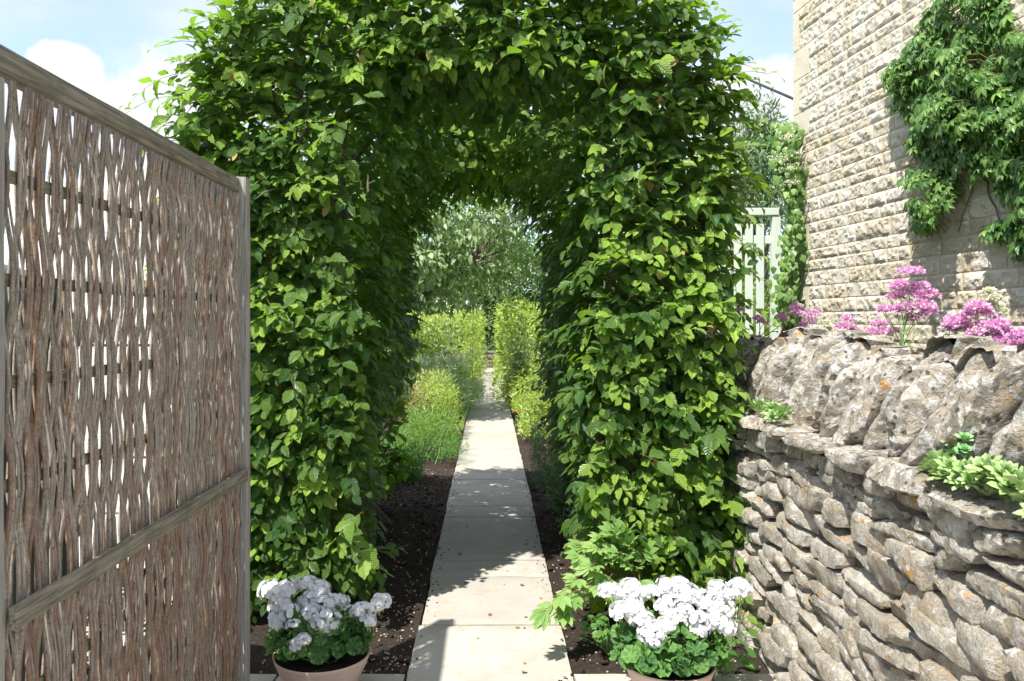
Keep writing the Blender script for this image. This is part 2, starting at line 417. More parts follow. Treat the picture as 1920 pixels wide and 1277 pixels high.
def mat_lime():
    m, b = new_mat('lichened_limestone')
    P = b.pos(); oi = b.n('ShaderNodeObjectInfo').outputs['Random']
    z = b.n('ShaderNodeSeparateXYZ', {0: P}).outputs[2]
    up = b.ramp(z, 0.55, 1.25)                                 # lichen grows thicker on the exposed top of the wall
    n0 = b.noise(7, 5, P); n1 = b.noise(26, 6, P, 0.65); n2 = b.noise(90, 5, P, 0.7); n3 = b.noise(15, 4, b.scale(P, (1.1, .9, 1.3)), .6, .5)
    base = b.mix(oi, (0.43, 0.39, 0.315), (0.60, 0.555, 0.47))
    base = b.mix(b.ramp(n0, 0.4, 0.65), base, (0.40, 0.33, 0.235))
    base = b.mix(b.ramp(n1, 0.42, 0.62), base, b.mix(1.0, base, (0.62, 0.58, 0.52), 'MULTIPLY'))
    wl = b.math('MULTIPLY', b.ramp(b.math('ADD', n1, b.math('MULTIPLY', n2, .35)), 0.66, 0.76), b.math('ADD', 0.50, b.math('MULTIPLY', up, .35)))
    base = b.mix(wl, base, (0.66, 0.65, 0.62))
    gl = b.math('MULTIPLY', b.ramp(n3, 0.47, 0.60), b.math('ADD', 0.35, b.math('MULTIPLY', up, .45)))
    base = b.mix(gl, base, (0.20, 0.18, 0.14))
    v = b.n('ShaderNodeTexVoronoi', {'Vector': P, 'Scale': 34.0})
    vd = v.outputs['Distance']; vsel = b.n('ShaderNodeSeparateColor', {0: v.outputs['Color']}).outputs[0]
    spots = b.math('MULTIPLY', b.ramp(b.math('ADD', vd, b.math('MULTIPLY', n2, .5)), 0.62, 0.45), b.math('GREATER_THAN', vsel, 0.60))
    base = b.mix(b.math('MULTIPLY', spots, b.math('MULTIPLY', up, .85)), base, (0.07, 0.068, 0.062))
    spots2 = b.math('MULTIPLY', b.ramp(b.math('ADD', vd, b.math('MULTIPLY', n2, .5)), 0.66, 0.5), b.math('LESS_THAN', vsel, 0.16))
    base = b.mix(b.math('MULTIPLY', spots2, .75), base, (0.70, 0.69, 0.66))
    on = b.noise(11, 3, b.n('ShaderNodeVectorMath', {0: P, 1: (3.3, 7.1, 1.7)}, operation='ADD').outputs[0])
    org = b.math('MULTIPLY', b.ramp(on, 0.655, 0.70), b.ramp(n2, 0.42, 0.56))
    base = b.mix(b.math('MULTIPLY', org, .9), base, (0.58, 0.28, 0.05))
    hgt = b.math('ADD', b.math('ADD', n1, b.math('MULTIPLY', n2, .6)), b.math('MULTIPLY', n0, .6))
    b.out(base, 0.92, hgt, 1.0, 0.026, spec=0.15); return m
M_lime = mat_lime()
def mat_ashlar(name, a, c, bstr, rough_n=1.0):
    m, b = new_mat(name); P = b.pos(); oi = b.n('ShaderNodeObjectInfo').outputs['Random']
    n0 = b.noise(5, 4, P); n1 = b.noise(30, 6, P, .65); n2 = b.noise(110, 4, P, .7)
    col = b.mix(oi, a, c); col = b.mix(b.math('MULTIPLY', b.math('GREATER_THAN', b.math('FRACT', b.math('MULTIPLY', oi, 17.0)), .8), .5 * rough_n), col, (0.50, 0.42, 0.30)); col = b.mix(b.ramp(n0, .45, .7), col, tuple(x * y for x, y in zip(a, (0.86, 0.80, 0.70))))
    col = b.mix(b.math('MULTIPLY', b.ramp(n1, .52, .36), .35 * rough_n), col, (0.34, 0.27, 0.18))
    col = b.mix(b.math('MULTIPLY', b.ramp(n2, .6, .7), .4 * rough_n), col, (0.62, 0.55, 0.42))
    b.out(col, 0.9, b.math('ADD', n1, b.math('MULTIPLY', n2, .5)), bstr, 0.012, spec=0.15); return m
M_block = mat_ashlar('rockfaced_limestone', (0.62, 0.565, 0.46), (0.68, 0.63, 0.54), 0.45)
M_quoin = mat_ashlar('smooth_limestone', (0.62, 0.56, 0.45), (0.65, 0.59, 0.48), 0.15, 0.3)
M_mortar = mat_ashlar('lime_mortar', (0.66, 0.61, 0.52), (0.66, 0.61, 0.52), 0.4, 0.4)
M_slate = mat_ashlar('stone_roof_slate', (0.22, 0.19, 0.15), (0.30, 0.26, 0.21), 0.6)

def mat_paving():
    m, b = new_mat('sandstone_paving'); P = b.pos(); oi = b.n('ShaderNodeObjectInfo').outputs['Random']
    y = b.n('ShaderNodeSeparateXYZ', {0: P}).outputs[1]
    n0 = b.noise(2.2, 5, P, .6); n1 = b.noise(9, 6, P, .65, .6); n2 = b.noise(70, 5, P, .7)
    st = b.noise(1.0, 5, b.scale(P, (6, 34, 6)), .6)
    col = b.mix(oi, (0.37, 0.345, 0.30), (0.43, 0.405, 0.355))
    col = b.mix(b.math('MULTIPLY', b.ramp(n1, .50, .66), .55), col, (0.37, 0.29, 0.20))
    col = b.mix(b.math('MULTIPLY', b.ramp(n0, .40, .62), .6), col, (0.33, 0.31, 0.27))
    col = b.mix(b.math('MULTIPLY', b.ramp(st, .56, .70), .35), col, (0.33, 0.27, 0.19))
    col = b.mix(b.math('MULTIPLY', b.ramp(n2, .62, .72), .5), col, (0.22, 0.19, 0.15))
    b.out(col, 0.88, b.math('ADD', b.math('MULTIPLY', n1, .6), b.math('MULTIPLY', n2, .5)), 0.35, 0.006, spec=0.2); return m
M_pave = mat_paving()
def mat_soil():
    m, b = new_mat('dark_garden_soil'); P = b.pos()
    n0 = b.noise(4, 4, P); n1 = b.noise(40, 6, P, .7); n2 = b.noise(160, 4, P, .7)
    col = b.mix(n0, (0.055, 0.042, 0.034), (0.095, 0.072, 0.056))
    col = b.mix(b.ramp(n1, .5, .7), col, (0.14, 0.105, 0.078))
    col = b.mix(b.ramp(n2, .66, .74), col, (0.34, 0.29, 0.23))
    b.out(col, 0.95, b.math('ADD', n1, b.math('MULTIPLY', n2, .6)), 1.0, 0.03, spec=0.1); return m
M_soil = mat_soil()
def mat_plain(name, a, c, sc=20, bstr=.3, rough=.9):
    m, b = new_mat(name); n = b.noise(sc, 5, b.pos(), .65); b.out(b.mix(n, a, c), rough, n, bstr, .01, spec=.2); return m
M_pebble = mat_plain('small_stones', (0.22, 0.18, 0.14), (0.45, 0.40, 0.34), 60)
M_grass = mat_plain('garden_ground', (0.05, 0.09, 0.03), (0.12, 0.16, 0.06), 3)
def mat_terra():
    m, b = new_mat('terracotta'); P = b.pos()
    n = b.noise(9, 5, P); n2 = b.noise(60, 4, P); st = b.noise(1, 4, b.scale(P, (4, 4, 60)))
    col = b.mix(n, (0.54, 0.36, 0.27), (0.64, 0.49, 0.40))
    col = b.mix(b.math('MULTIPLY', b.ramp(n, .5, .7), .6), col, (0.60, 0.50, 0.42))
    col = b.mix(b.math('MULTIPLY', b.ramp(st, .5, .75), .3), col, (0.40, 0.24, 0.17))
    b.out(col, 0.8, n2, .2, .004, spec=.25); return m
M_terra = mat_terra()

# ------------------------------------------------------------------ ground, path, soil
def sheet(name, x0, x1, y0, y1, z, mat, nx=2, ny=2):
    V = [(x0 + (x1 - x0) * i / nx, y0 + (y1 - y0) * j / ny, z) for j in range(ny + 1) for i in range(nx + 1)]
    Fc = [(j * (nx + 1) + i, j * (nx + 1) + i + 1, (j + 1) * (nx + 1) + i + 1, (j + 1) * (nx + 1) + i) for j in range(ny) for i in range(nx)]
    return link(name, mesh_from(name, V, Fc, mat))
g = sheet('ground', -600, 600, -300, 900, -0.10, M_grass, 4, 4); tag(g, kind='structure')

def soil_bed(name, x0, x1, y0, y1, step):
    nx = int((x1 - x0) / step); ny = int((y1 - y0) / step)
    V = []
    for j in range(ny + 1):
        for i in range(nx + 1):
            x = x0 + (x1 - x0) * i / nx; y = y0 + (y1 - y0) * j / ny
            q = Vector((x, y, 0)); edge = min(1, min(x - x0, x1 - x) / 0.06, (y - y0) / 0.08)
            z = -0.022 + edge * (0.018 * noise.noise(q * 5) + 0.020 * abs(noise.noise(q * 14)) + 0.013 * noise.noise(q * 38) + 0.006 * noise.noise(q * 90))
            V.append((x, y, z))
    Fc = [(j * (nx + 1) + i, j * (nx + 1) + i + 1, (j + 1) * (nx + 1) + i + 1, (j + 1) * (nx + 1) + i) for j in range(ny) for i in range(nx)]
    o = link(name, mesh_from(name, V, Fc, M_soil)); tag(o, kind='structure'); return o
PE = 3.625
soil_bed('soil', -2.3, -0.375, PE, 9.5, 0.017)
soil_bed('soil', 0.375, 1.42, PE, 9.5, 0.017)
for x0, x1 in ((-6, -0.38), (0.38, 2.6)):
    s = sheet('soil', x0, x1, 9.5, 32, -0.03, M_soil, 8, 20); tag(s, kind='structure')
# loose stones on the soil
lv = Leaves(); N = 1500
pebv, pebf = rock(1, 1, .7, 3, (3, 3, 2), 3, 5, .02)
pebv = [tuple(v) for v in pebv]; peb = (pebv, pebf, [(0, 0)] * len(pebv))
px_ = np.where(rng.random(N) < .62, rng.uniform(-1.1, -.39, N), rng.uniform(.39, 1.27, N)); py_ = PE + .02 + rng.random(N) ** 1.3 * 5
a = rng.uniform(0, 6.28, N)
lv.add(np.stack([px_, py_, np.full(N, -0.006)], 1), np.stack([np.cos(a), np.sin(a), rng.uniform(-.3, .3, N)], 1), np.tile([0, 0, 1.], (N, 1)), rng.uniform(.004, .013, N) * (1 + (rng.random(N) > .97)), 0)
o = lv.build('loose_stones', [peb], M_pebble); tag(o, kind='stuff')
# leaf litter / clods
lv = Leaves(); N = 500
px_ = np.where(rng.random(N) < .6, rng.uniform(-1.0, -.39, N), rng.uniform(.39, 1.25, N)); py_ = PE + .03 + rng.random(N) * 4
a = rng.uniform(0, 6.28, N)
lv.add(np.stack([px_, py_, np.full(N, -0.008)], 1), np.stack([np.cos(a), np.sin(a), rng.uniform(-.3, .3, N)], 1), np.tile([0, 0, 1.], (N, 1)), rng.uniform(.012, .04, N), 0)
o = lv.build('soil_clods', [peb], M_soil); tag(o, kind='stuff')

path = thing('path', None, None, (0, 3, 0), kind='structure')
ys = [2.62, 4.18, 4.97, 5.32, 6.49, 6.88, 8.04]
while ys[-1] < 27: ys += [ys[-1] + 0.38, ys[-1] + 0.38 + 1.16]
def slab(x0, x1, y0, y1, z0, z1, parent, seed, name='slab'):
    r = random.Random(seed); nx, ny = max(3, int((x1 - x0) / .06)), max(3, int((y1 - y0) / .06))
    V, Fc = grid_box(x0, x1, y0, y1, z0, z1, nx, ny, 2); W = []
    for v in V:
        q = Vector(v); ex = min(q.x - x0, x1 - q.x); ey = min(q.y - y0, y1 - q.y)
        d = Vector((noise.noise(q * 9 + Vector((seed, 0, 0))), noise.noise(q * 9 + Vector((0, seed, 5))), 0)) * (0.006 if min(ex, ey) < .001 else 0)
        z = q.z
        if q.z > z1 - .001:
            z += noise.noise(q * 5) * .0025 - (0.006 if min(ex, ey) < .001 else 0)
            if min(ex, ey) < .001: q.x += (-.003 if q.x > (x0 + x1) / 2 else .003) if ex < .001 else 0; q.y += (-.003 if q.y > (y0 + y1) / 2 else .003) if ey < .001 else 0
        W.append((q.x + d.x, q.y + d.y, z - 0.0))
    return part(name, (W, Fc), M_pave, parent)
for i in range(len(ys) - 1):
    g_ = 0.005
    sh = rnd.uniform(-.006, .006); l = -.372 + (0.012 if i in (1,) else 0) + rnd.uniform(-.004, .004); r_ = .375 + rnd.uniform(-.004, .004)
    slab(l, r_, ys[i] + g_, ys[i + 1] - g_, -.05, 0.012 + rnd.uniform(0, .003), path, i)
patio = thing('patio', None, None, (0, 2, 0), kind='structure')
k = 50
for x0, x1 in ((-1.75, -.96), (-.96, -.378), (.381, 1.0), (1.0, 1.75)):
    for y0, y1 in ((2.95, PE), (2.3, 2.95), (1.65, 2.3)):
        slab(x0 + .003, x1 - .003, y0 + .003, y1 - .003, -.05, 0.004 + rnd.uniform(0, .003), patio, k); k += 1
slab(-.372, .375, 1.9, 2.615, -.05, .012, patio, k)
s = sheet('forecourt', -8, 3, -9, 1.645, -0.004, M_pave, 8, 8); tag(s, kind='structure')
s = sheet('courtyard_ground', -9, -1.76, 1.65, 5.0, -0.02, M_pave, 8, 8); tag(s, kind='structure')

# ------------------------------------------------------------------ woven willow panel
PX = -0.99
panel = thing('willow_panel', 'woven willow screen in a weathered oak frame at the left of the path entrance', 'garden screen', (PX, 2.4, 0))
def rough_beam(x0, x1, y0, y1, z0, z1, n, amp=.003, seed=0):
    V, Fc = grid_box(x0, x1, y0, y1, z0, z1, *n); W = []
    for v in V:
        q = Vector(v) * 4 + Vector((seed, 0, 0))
        e = sum([abs(v[0] - x0) < 1e-6 or abs(v[0] - x1) < 1e-6, abs(v[1] - y0) < 1e-6 or abs(v[1] - y1) < 1e-6, abs(v[2] - z0) < 1e-6 or abs(v[2] - z1) < 1e-6])
        c = Vector(((x0 + x1) / 2, (y0 + y1) / 2, (z0 + z1) / 2)); dv = (c - Vector(v))
        s_ = 0.004 if e >= 2 else 0
        W.append((v[0] + noise.noise(q) * amp + math.copysign(s_, dv.x) * (x1 - x0 > .01), v[1] + noise.noise(q + Vector((9, 0, 0))) * amp, v[2] + noise.noise(q + Vector((0, 9, 0))) * amp + math.copysign(s_, dv.z)))
    return W, Fc
Y0p, Y1p = 1.60, 3.145
part('top_beam', rough_beam(PX - .05, PX + .004, Y0p - .30, Y1p - .002, 2.108, 2.168, (2, 40, 2), .004, 1), M_beam, panel)
part('post', rough_beam(PX - .06, PX + .030, Y1p, Y1p + .062, 0.0, 2.175, (2, 2, 40), .003, 2), M_post, panel)
part('post', rough_beam(PX - .055, PX + .018, Y0p - .055, Y0p + .002, 0.0, 2.093, (2, 2, 40), .003, 3), M_post, panel)
part('rail', rough_beam(PX + .018, PX + .040, Y0p + .004, Y1p - .002, 0.972, 1.026, (2, 40, 2), .003, 4), M_beam, panel)
part('bottom_rail', rough_beam(PX - .05, PX + .012, Y0p + .004, Y1p - .002, 0.03, 0.09, (2, 40, 2), .003, 5), M_beam, panel)
rails = [2.12, 1.90, 1.685, 1.475, 1.262, 1.035, 0.80, 0.555, 0.33, 0.09]
for z in rails[1:-1]:
    if abs(z - 1.035) < .01: continue
    s0 = rnd.uniform(-.006, .006)
    V, Fc = box(PX - .0072, PX + .0002, Y0p + .003, Y1p - .003, z - .014, z + .014, .002)
    part('lath', (V, Fc), M_lath, panel)
XB = PX - .0035
pitch = 0.0325; nb = int((Y1p - Y0p) / pitch)
for i in range(nb):
    yc = Y0p + (i + .5) * (Y1p - Y0p) / nb
    nr = rnd.choice((4, 5, 5, 6))
    for j in range(nr):
        r0 = rnd.uniform(.0034, .0060); o_y = ((j + .5) / nr - .5) * (.045 if i < 24 else .052) + rnd.uniform(-.006, .006)
        top = 2.094 + rnd.uniform(0, .003); bot = .06; pts = []; rad = []
        ph = rnd.uniform(0, 6.28); amp = rnd.uniform(.001, .004); drift = rnd.uniform(-.012, .012)
        n = 36; skew = rnd.uniform(-.010, .010); xr = rnd.uniform(-.004, .004)
        for s_ in range(n + 1):
            z = bot + (top - bot) * s_ / n
            k = 0
            while k < len(rails) - 2 and z < rails[k + 1]: k += 1
            t = (rails[k] - z) / (rails[k] - rails[k + 1]); t = min(1, max(0, t))
            c = math.cos(math.pi * (t + k))            # +1 in front at even laths
            side = c if i % 2 else -c
            x = XB + side * (.0100 + abs(xr) * .5) + xr * (1 - abs(side)) + noise.noise(Vector((i * 3.1, j * 7.7, z * 6))) * .003
            pin = 1 - .28 * (1 - abs(side))            # strands draw together where the two sets cross
            y = yc + o_y * pin + drift * (z - 1) + math.sin(z * 2.6 + ph) * amp + noise.noise(Vector((j * 5.1, i * 2.3, z * 2.2))) * .007 + noise.noise(Vector((i * 1.7, 3.3, z * 1.5))) * .007
            y = min(Y1p - .008, max(Y0p + .008, y))
            pts.append((x, y, z)); rad.append(r0 * (1.12 - .28 * s_ / n) * (1 + .12 * noise.noise(Vector((i, j * 3, z * 14)))))
        part('willow_rod', tube(pts, rad, 6), M_rod, panel, True)

# white boarded fence and water tank seen through the screen
wf = thing('white_fence', 'whitewashed board fence glimpsed through the woven willow screen', 'fence', (-3.2, 5.0, 0))
for xx in (-5.6, -4.2, -2.85, -1.72):
    part('post', box(xx, xx + .09, 5.03, 5.12, -.1, 2.44, .004), M_whitewood, wf)
for i in range(7):
    z0 = .05 + i * .352
    part('board', box(-5.7, -1.62, 5.0, 5.026, z0, z0 + .335, .004), M_whitewood, wf)
tank = thing('water_tank', 'tall dark green plastic water tank standing behind the willow screen', 'water tank', (-1.97, 2.75, 0))
V, Fc = [], []
prof = [(.50, -.02), (.52, .02), (.50, .30), (.515, .33), (.50, .36), (.49, .80), (.505, .83), (.49, .86), (.48, 1.35), (.495, 1.38), (.48, 1.41), (.475, 1.62), (.455, 1.70), (.40, 1.76), (.28, 1.80), (.10, 1.82), (0.001, 1.822)]
ns = 48
for r_, z in prof:
    for k in range(ns): V.append((-1.97 + r_ * math.cos(2 * math.pi * k / ns), 2.75 + r_ * math.sin(2 * math.pi * k / ns), z))
for i in range(len(prof) - 1):
    for k in range(ns): Fc.append((i * ns + k, i * ns + (k + 1) % ns, (i + 1) * ns + (k + 1) % ns, (i + 1) * ns + k))
part('tank_body', (V, Fc), M_tank, tank, True)
V, Fc = tube([(-1.97, 2.75, 1.815), (-1.97, 2.75, 1.86)], [.16, .15], 24); part('lid', (V, Fc), M_tank, tank)

# ------------------------------------------------------------------ dry stone wall
WX = 1.30
dsw = thing('dry_stone_wall', 'lichened dry stone wall with upright coping stones at the right of the entrance', 'stone wall', (WX + .25, 3.2, 0))
M_core = mat_plain('wall_core_rubble', (0.07, 0.055, 0.04), (0.14, 0.11, 0.08), 30)
part('core', box(WX + .10, WX + .50, 1.22, 6.58, -.05, 1.10), M_core, dsw)
wr = random.Random(11)
def wall_x(y, z):     # battered face with a slight belly
    return WX + .02 + .05 * (z - .5) - .05 * max(0, .35 - z) + .015 * math.sin(y * 2.1 + 1)
zc = -.02; courses = []
while zc < 0.99:
    h = wr.choice((.05, .055, .06, .07, .08, .09)); courses.append((zc, h)); zc += h
sc_ = (1.045) / (courses[-1][0] + courses[-1][1]); courses = [(a * sc_, b_ * sc_) for a, b_ in courses]
stuff_geo = []; seed = 100
for ci, (z0, h) in enumerate(courses):
    y = 1.25 + wr.uniform(-.1, 0)
    while y < 6.5:
        far = y > 4.85
        L = wr.uniform(.17, .44) * (1.15 if h < .06 else 1.0)
        if wr.random() < .12: L *= .6
        hh = h * wr.uniform(.96, 1.16); dz = .022 * math.sin(y * 1.9 + ci * .7) * (1 if 1 < ci < len(courses) - 2 else .3)
        dpt = wr.uniform(.18, .24); prot = wr.uniform(-.018, .022)
        n = (5, max(8, int(L / .013)), 6) if not far else (3, 5, 3)
        V, Fc = rock(dpt, L * 1.07, hh * 1.13, seed, n, wr.uniform(8, 18), 9, .05); seed += 1
        tl = wr.uniform(-.10, .10); tw = wr.uniform(-.10, .10)
        cx_, cy_, cz_ = wall_x(y + L / 2, z0) + dpt / 2 + prot, y + L / 2, z0 + h / 2 + dz
        W = []
        for v in V:
            yy = v.y + v.x * tw; xx = v.x - v.y * tw; zz = v.z + v.y * tl
            W.append((xx + cx_, yy + cy_, zz + cz_))
        if far: stuff_geo.append((W, Fc))
        else: part('stone', (W, Fc), M_lime, dsw, True)
        y += L + wr.uniform(.001, .008)
o = part('rear_stones', join_geo(stuff_geo), M_lime, dsw, True); o['kind'] = 'stuff'
y = 1.2
while y < 6.4:            # projecting ledge of flat stones
    L = wr.uniform(.26, .52); hh = wr.uniform(.055, .085); dpt = .34
    V, Fc = rock(dpt, L * 1.04, hh, seed, (9, int(L / .016), 4), 5.5, 10, .05); seed += 1
    tl = wr.uniform(-.05, .05)
    part('ledge_stone', ([(v.x + WX + dpt / 2 - .004 + wr.uniform(0, .001), v.y + y + L / 2, v.z + v.y * tl + 1.085) for v in V], Fc), M_lime, dsw, True); y += L
y = 1.15; z_l = 1.11
while y < 6.5:            # upright coping, leaning
    T = wr.uniform(.11, .21); H = wr.uniform(.38, .44); D = wr.uniform(.40, .50)
    H *= wr.uniform(.90, 1.10); V, Fc = rock(D, T * 1.06, H * 1.04, seed, (14, 10, 18), wr.uniform(4, 8), 24, .095); seed += 1
    lean = -.34 + wr.uniform(-.12, .12)
    W = [(v.x + .14 * (v.z / H + .5) * (1 if v.x < 0 else .0) + WX + .065 + D / 2 + 0, v.y + lean * v.z + y + T / 2, v.z + z_l + H / 2 - .02) for v in V]
    xo = wr.uniform(-.028, .028); W = [(a_[0] + xo, a_[1], a_[2]) for a_ in W]
    part('coping_stone', (W, Fc), M_lime, dsw, True); y += T * 1.02

# raised bed behind the wall
b_ = link('raised_bed', mesh_from('raised_bed', *box(WX + .50, 4.0, 0.5, 7.4, -.05, 1.05), M_soil)); tag(b_, kind='structure')
b_ = link('upper_ground', mesh_from('upper_ground', *box(WX + .50, 9.0, 7.4, 16, -.05, 1.0), M_grass)); tag(b_, kind='structure')

# ------------------------------------------------------------------ house
HC = Vector((2.86, 7.5, 0)); HD = Vector((0.092, -1, 0)).normalized(); HN = Vector((-1, -0.092, 0)).normalized()
def hp(t, z, n=0.0): return HC + HD * t + HN * n + Vector((0, 0, z))
house = thing('stone_house', 'pale limestone house wall with rock faced blocks and smooth corner quoins', 'house', tuple(HC))
def hbox(t0, t1, n0, n1, z0, z1): 
    V, Fc = box(t0, t1, n0, n1, z0, z1); return [hp(v[0], v[2], v[1]) for v in V], Fc
part('wall', hbox(0.012, 6.2, -.45, -.004, 0.6, 5.75), M_mortar, house)
V, Fc = box(0, 5.2, 0, .45, .6, 5.75)       # return wall running away from the corner
part('wall', ([HC + Vector((1, .092, 0)).normalized() * (v[0] + .46) + Vector((0, -v[1] - .012, v[2])) for v in V], Fc), M_mortar, house)
def roof_pt(t, n, z): return hp(t, z, n)
V, Fc = box(-.25, 6.3, .28, -3.2, 5.62, 5.74)
part('roof', ([hp(v[0], v[2] + (0.28 - v[1]) * .9, v[1]) for v in V], Fc), M_slate, house)
V, Fc = tube([hp(-.25, 5.60, .34), hp(6.3, 5.60, .34)], .06, 10); part('gutter', (V, Fc), M_iron, house, True)
hr = random.Random(23); hv = []
z = 1.18; hc = []
while z < 5.6:
    h = hr.choice((.082, .095, .105, .118, .130, .145)); hc.append((z, h)); z += h
def block(t0, t1, z0, z1, seed, smooth=False):
    g_ = .005; t0 += g_; t1 -= g_; z0 += g_; z1 -= g_
    nt_, nz_ = (max(4, int((t1 - t0) / .016)), max(4, int((z1 - z0) / .014))) if not smooth else (4, 3)
    V = []; Fc = []; so_ = Vector((seed * 3.7, seed * 1.3, 0)); rr = random.Random(seed)
    prot = rr.uniform(.003, .009); tilt = rr.uniform(-.008, .008)
    for j in range(nz_ + 1):
        for i in range(nt_ + 1):
            u = i / nt_; v = j / nz_; q = Vector((t0 + (t1 - t0) * u, z0 + (z1 - z0) * v, 0))
            if smooth: d = .004
            else:
                e = min(u * (t1 - t0), (1 - u) * (t1 - t0)) / .024; e2 = min(v, 1 - v) * (z1 - z0) / .020
                e = min(1, e) ** .6 * min(1, e2) ** .6
                d = .002 + e * (prot + .012 * noise.noise(q * 11 + so_) + .009 * noise.noise(q * 28 + so_) + .006 * noise.noise(q * 60 + so_) * .8 + tilt * .5)
                if e > .2: d += .003 * (v - .25)        # cleft face leans out toward its top arris
                d = max(.001, d)
            V.append(hp(q.x, q.y, d))
    n1 = len(V)
    for j in range(nz_):
        for i in range(nt_):
            a_ = j * (nt_ + 1) + i; Fc.append((a_, a_ + nt_ + 1, a_ + nt_ + 2, a_ + 1))
    ring = [i for i in range(nt_ + 1)] + [j * (nt_ + 1) + nt_ for j in range(1, nz_ + 1)] + [nz_ * (nt_ + 1) + i for i in range(nt_ - 1, -1, -1)] + [j * (nt_ + 1) for j in range(nz_ - 1, 0, -1)]
    for r_ in ring: V.append(V[r_] - HN * .025)
    for a_ in range(len(ring)):
        b2 = (a_ + 1) % len(ring); Fc.append((ring[a_], ring[b2], n1 + b2, n1 + a_))
    return V, Fc
# quoins: alternate long and short, each three to four courses high
qs = []; qi = 0; k = 0
while k < len(hc):
    nq = 3 if qi % 2 else 2
    zt = hc[min(k + nq, len(hc)) - 1]; qs.append((k, min(k + nq, len(hc)), .30 if qi % 2 == 0 else .115)); k += nq; qi += 1
qw = {}
for a_, b2, w_ in qs:
    z0 = hc[a_][0]; z1 = hc[b2 - 1][0] + hc[b2 - 1][1]
    V, Fc = block(0, w_, z0, z1, 900 + a_, True); 
    part('quoin', (V, Fc), M_quoin, house)
    for kk in range(a_, b2): qw[kk] = w_
cands = []
for ci, (z0, h) in enumerate(hc):
    t = qw[ci]; t1max = 3.6
    while t < t1max:
        L = hr.choice((.13, .17, .22, .26, .32, .38, .44)) * (1.1 if h > .1 else .9)
        V, Fc = block(t, t + L, z0, z0 + h, int(t * 1000) + ci * 77)
        c = hp(t + L / 2, z0 + h / 2); u_ = CX + F * c.x / c.y; v_ = CY - F * (c.z - CAMH) / c.y
        vis = 1480 < u_ < 1990 and -40 < v_ < 660
        cands.append((vis and not (u_ > 1780 and v_ < 380), V, Fc)); t += L
nvis = 0; rest = []
for vis, V, Fc in sorted(cands, key=lambda c: not c[0]):
    if vis and nvis < 300: part('block', (V, Fc), M_block, house, False); nvis += 1
    else: rest.append((V, Fc))
o = part('other_blocks', join_geo(rest), M_block, house, False); o['kind'] = 'stuff'

# ------------------------------------------------------------------ pale green slatted fence beside the house
gf = thing('green_fence', 'pale green painted picket fence with a flat top rail beside the house corner', 'fence', (2.2, 7.8, 1.0))
fy = 7.75
part('top_rail', box(1.15, 2.80, fy - .05, fy + .05, 2.63, 2.70, .005), M_greenpaint, gf)
part('rail', box(1.15, 2.77, fy + .012, fy + .05, 1.25, 1.33, .004), M_greenpaint, gf)
part('rail', box(1.15, 2.77, fy + .012, fy + .05, 2.36, 2.44, .004), M_greenpaint, gf)
for xx in (2.74, 1.07): part('post', box(xx, xx + .08, fy - .04, fy + .04, .95, 2.628 if xx > 2 else 2.72, .005), M_greenpaint, gf)
xx = 1.19
while xx < 2.70:
    part('picket', box(xx, xx + .074, fy - .012, fy + .010, 1.02, 2.55, .004), M_greenpaint, gf); xx += .108

# overhead cable
pts = [px(640, -180, 15), px(1120, 20, 11.5), px(1330, 116, 9.6), px(1410, 152, 8.8), px(1489, 186, 7.6)]
pp = []
for i in range(len(pts) - 1):
    for s_ in range(6): pp.append(pts[i].lerp(pts[i + 1], s_ / 6))
pp.append(pts[-1])
V, Fc = tube(pp, .013, 6); o = link('overhead_cable', mesh_from('overhead_cable', V, Fc, M_cable)); tag(o, 'black overhead cable running up to the corner of the stone house', 'cable')

# ================================================================== PLANTS
def rv(r, s=1.0): return Vector((r.uniform(-s, s), r.uniform(-s, s), r.uniform(-s, s)))
HL = [leaf_tmpl(9, .68, .05, .16, .08), leaf_tmpl(9, .64, .10, .30, .08, twist=.3), leaf_tmpl(9, .70, .07, .10, .07, wave=.03, twist=-.2), leaf_tmpl(9, .62, .14, .44, .08, wave=.02)]
# ------------------------------------------------------------------ hornbeam hedge arch
HY0, HY1 = 4.28, 6.85
hedge = thing('hornbeam_arch', 'large clipped hornbeam hedge grown into an archway over the stone path', 'hedge arch', (-.2, 5.4, 0))
def ztop(x):
    e = abs(x + .15) / 1.44
    return 3.60 - .78 * e ** 4 + .10 * noise.noise(Vector((x * 2.5, 1.1, 0)))
def opening(x, z, y=4.3):
    xl, xr, zt = -.72, .60, 2.98 - .07 * (y - 4.3)
    if z > zt or x < xl or x > xr: return False
    rr = .45
    if z > zt - rr:
        if x < xl + rr and (x - xl - rr) ** 2 + (z - zt + rr) ** 2 > rr * rr: return False
        if x > xr - rr and (x - xr + rr) ** 2 + (z - zt + rr) ** 2 > rr * rr: return False
    return True
hp_, hd_, hn_, hs_, ht_, hf_, hk_ = [], [], [], [], [], [], []      # pos, dir, normal, size, tone, forwardness, template
twigs = []
hr2 = random.Random(5)
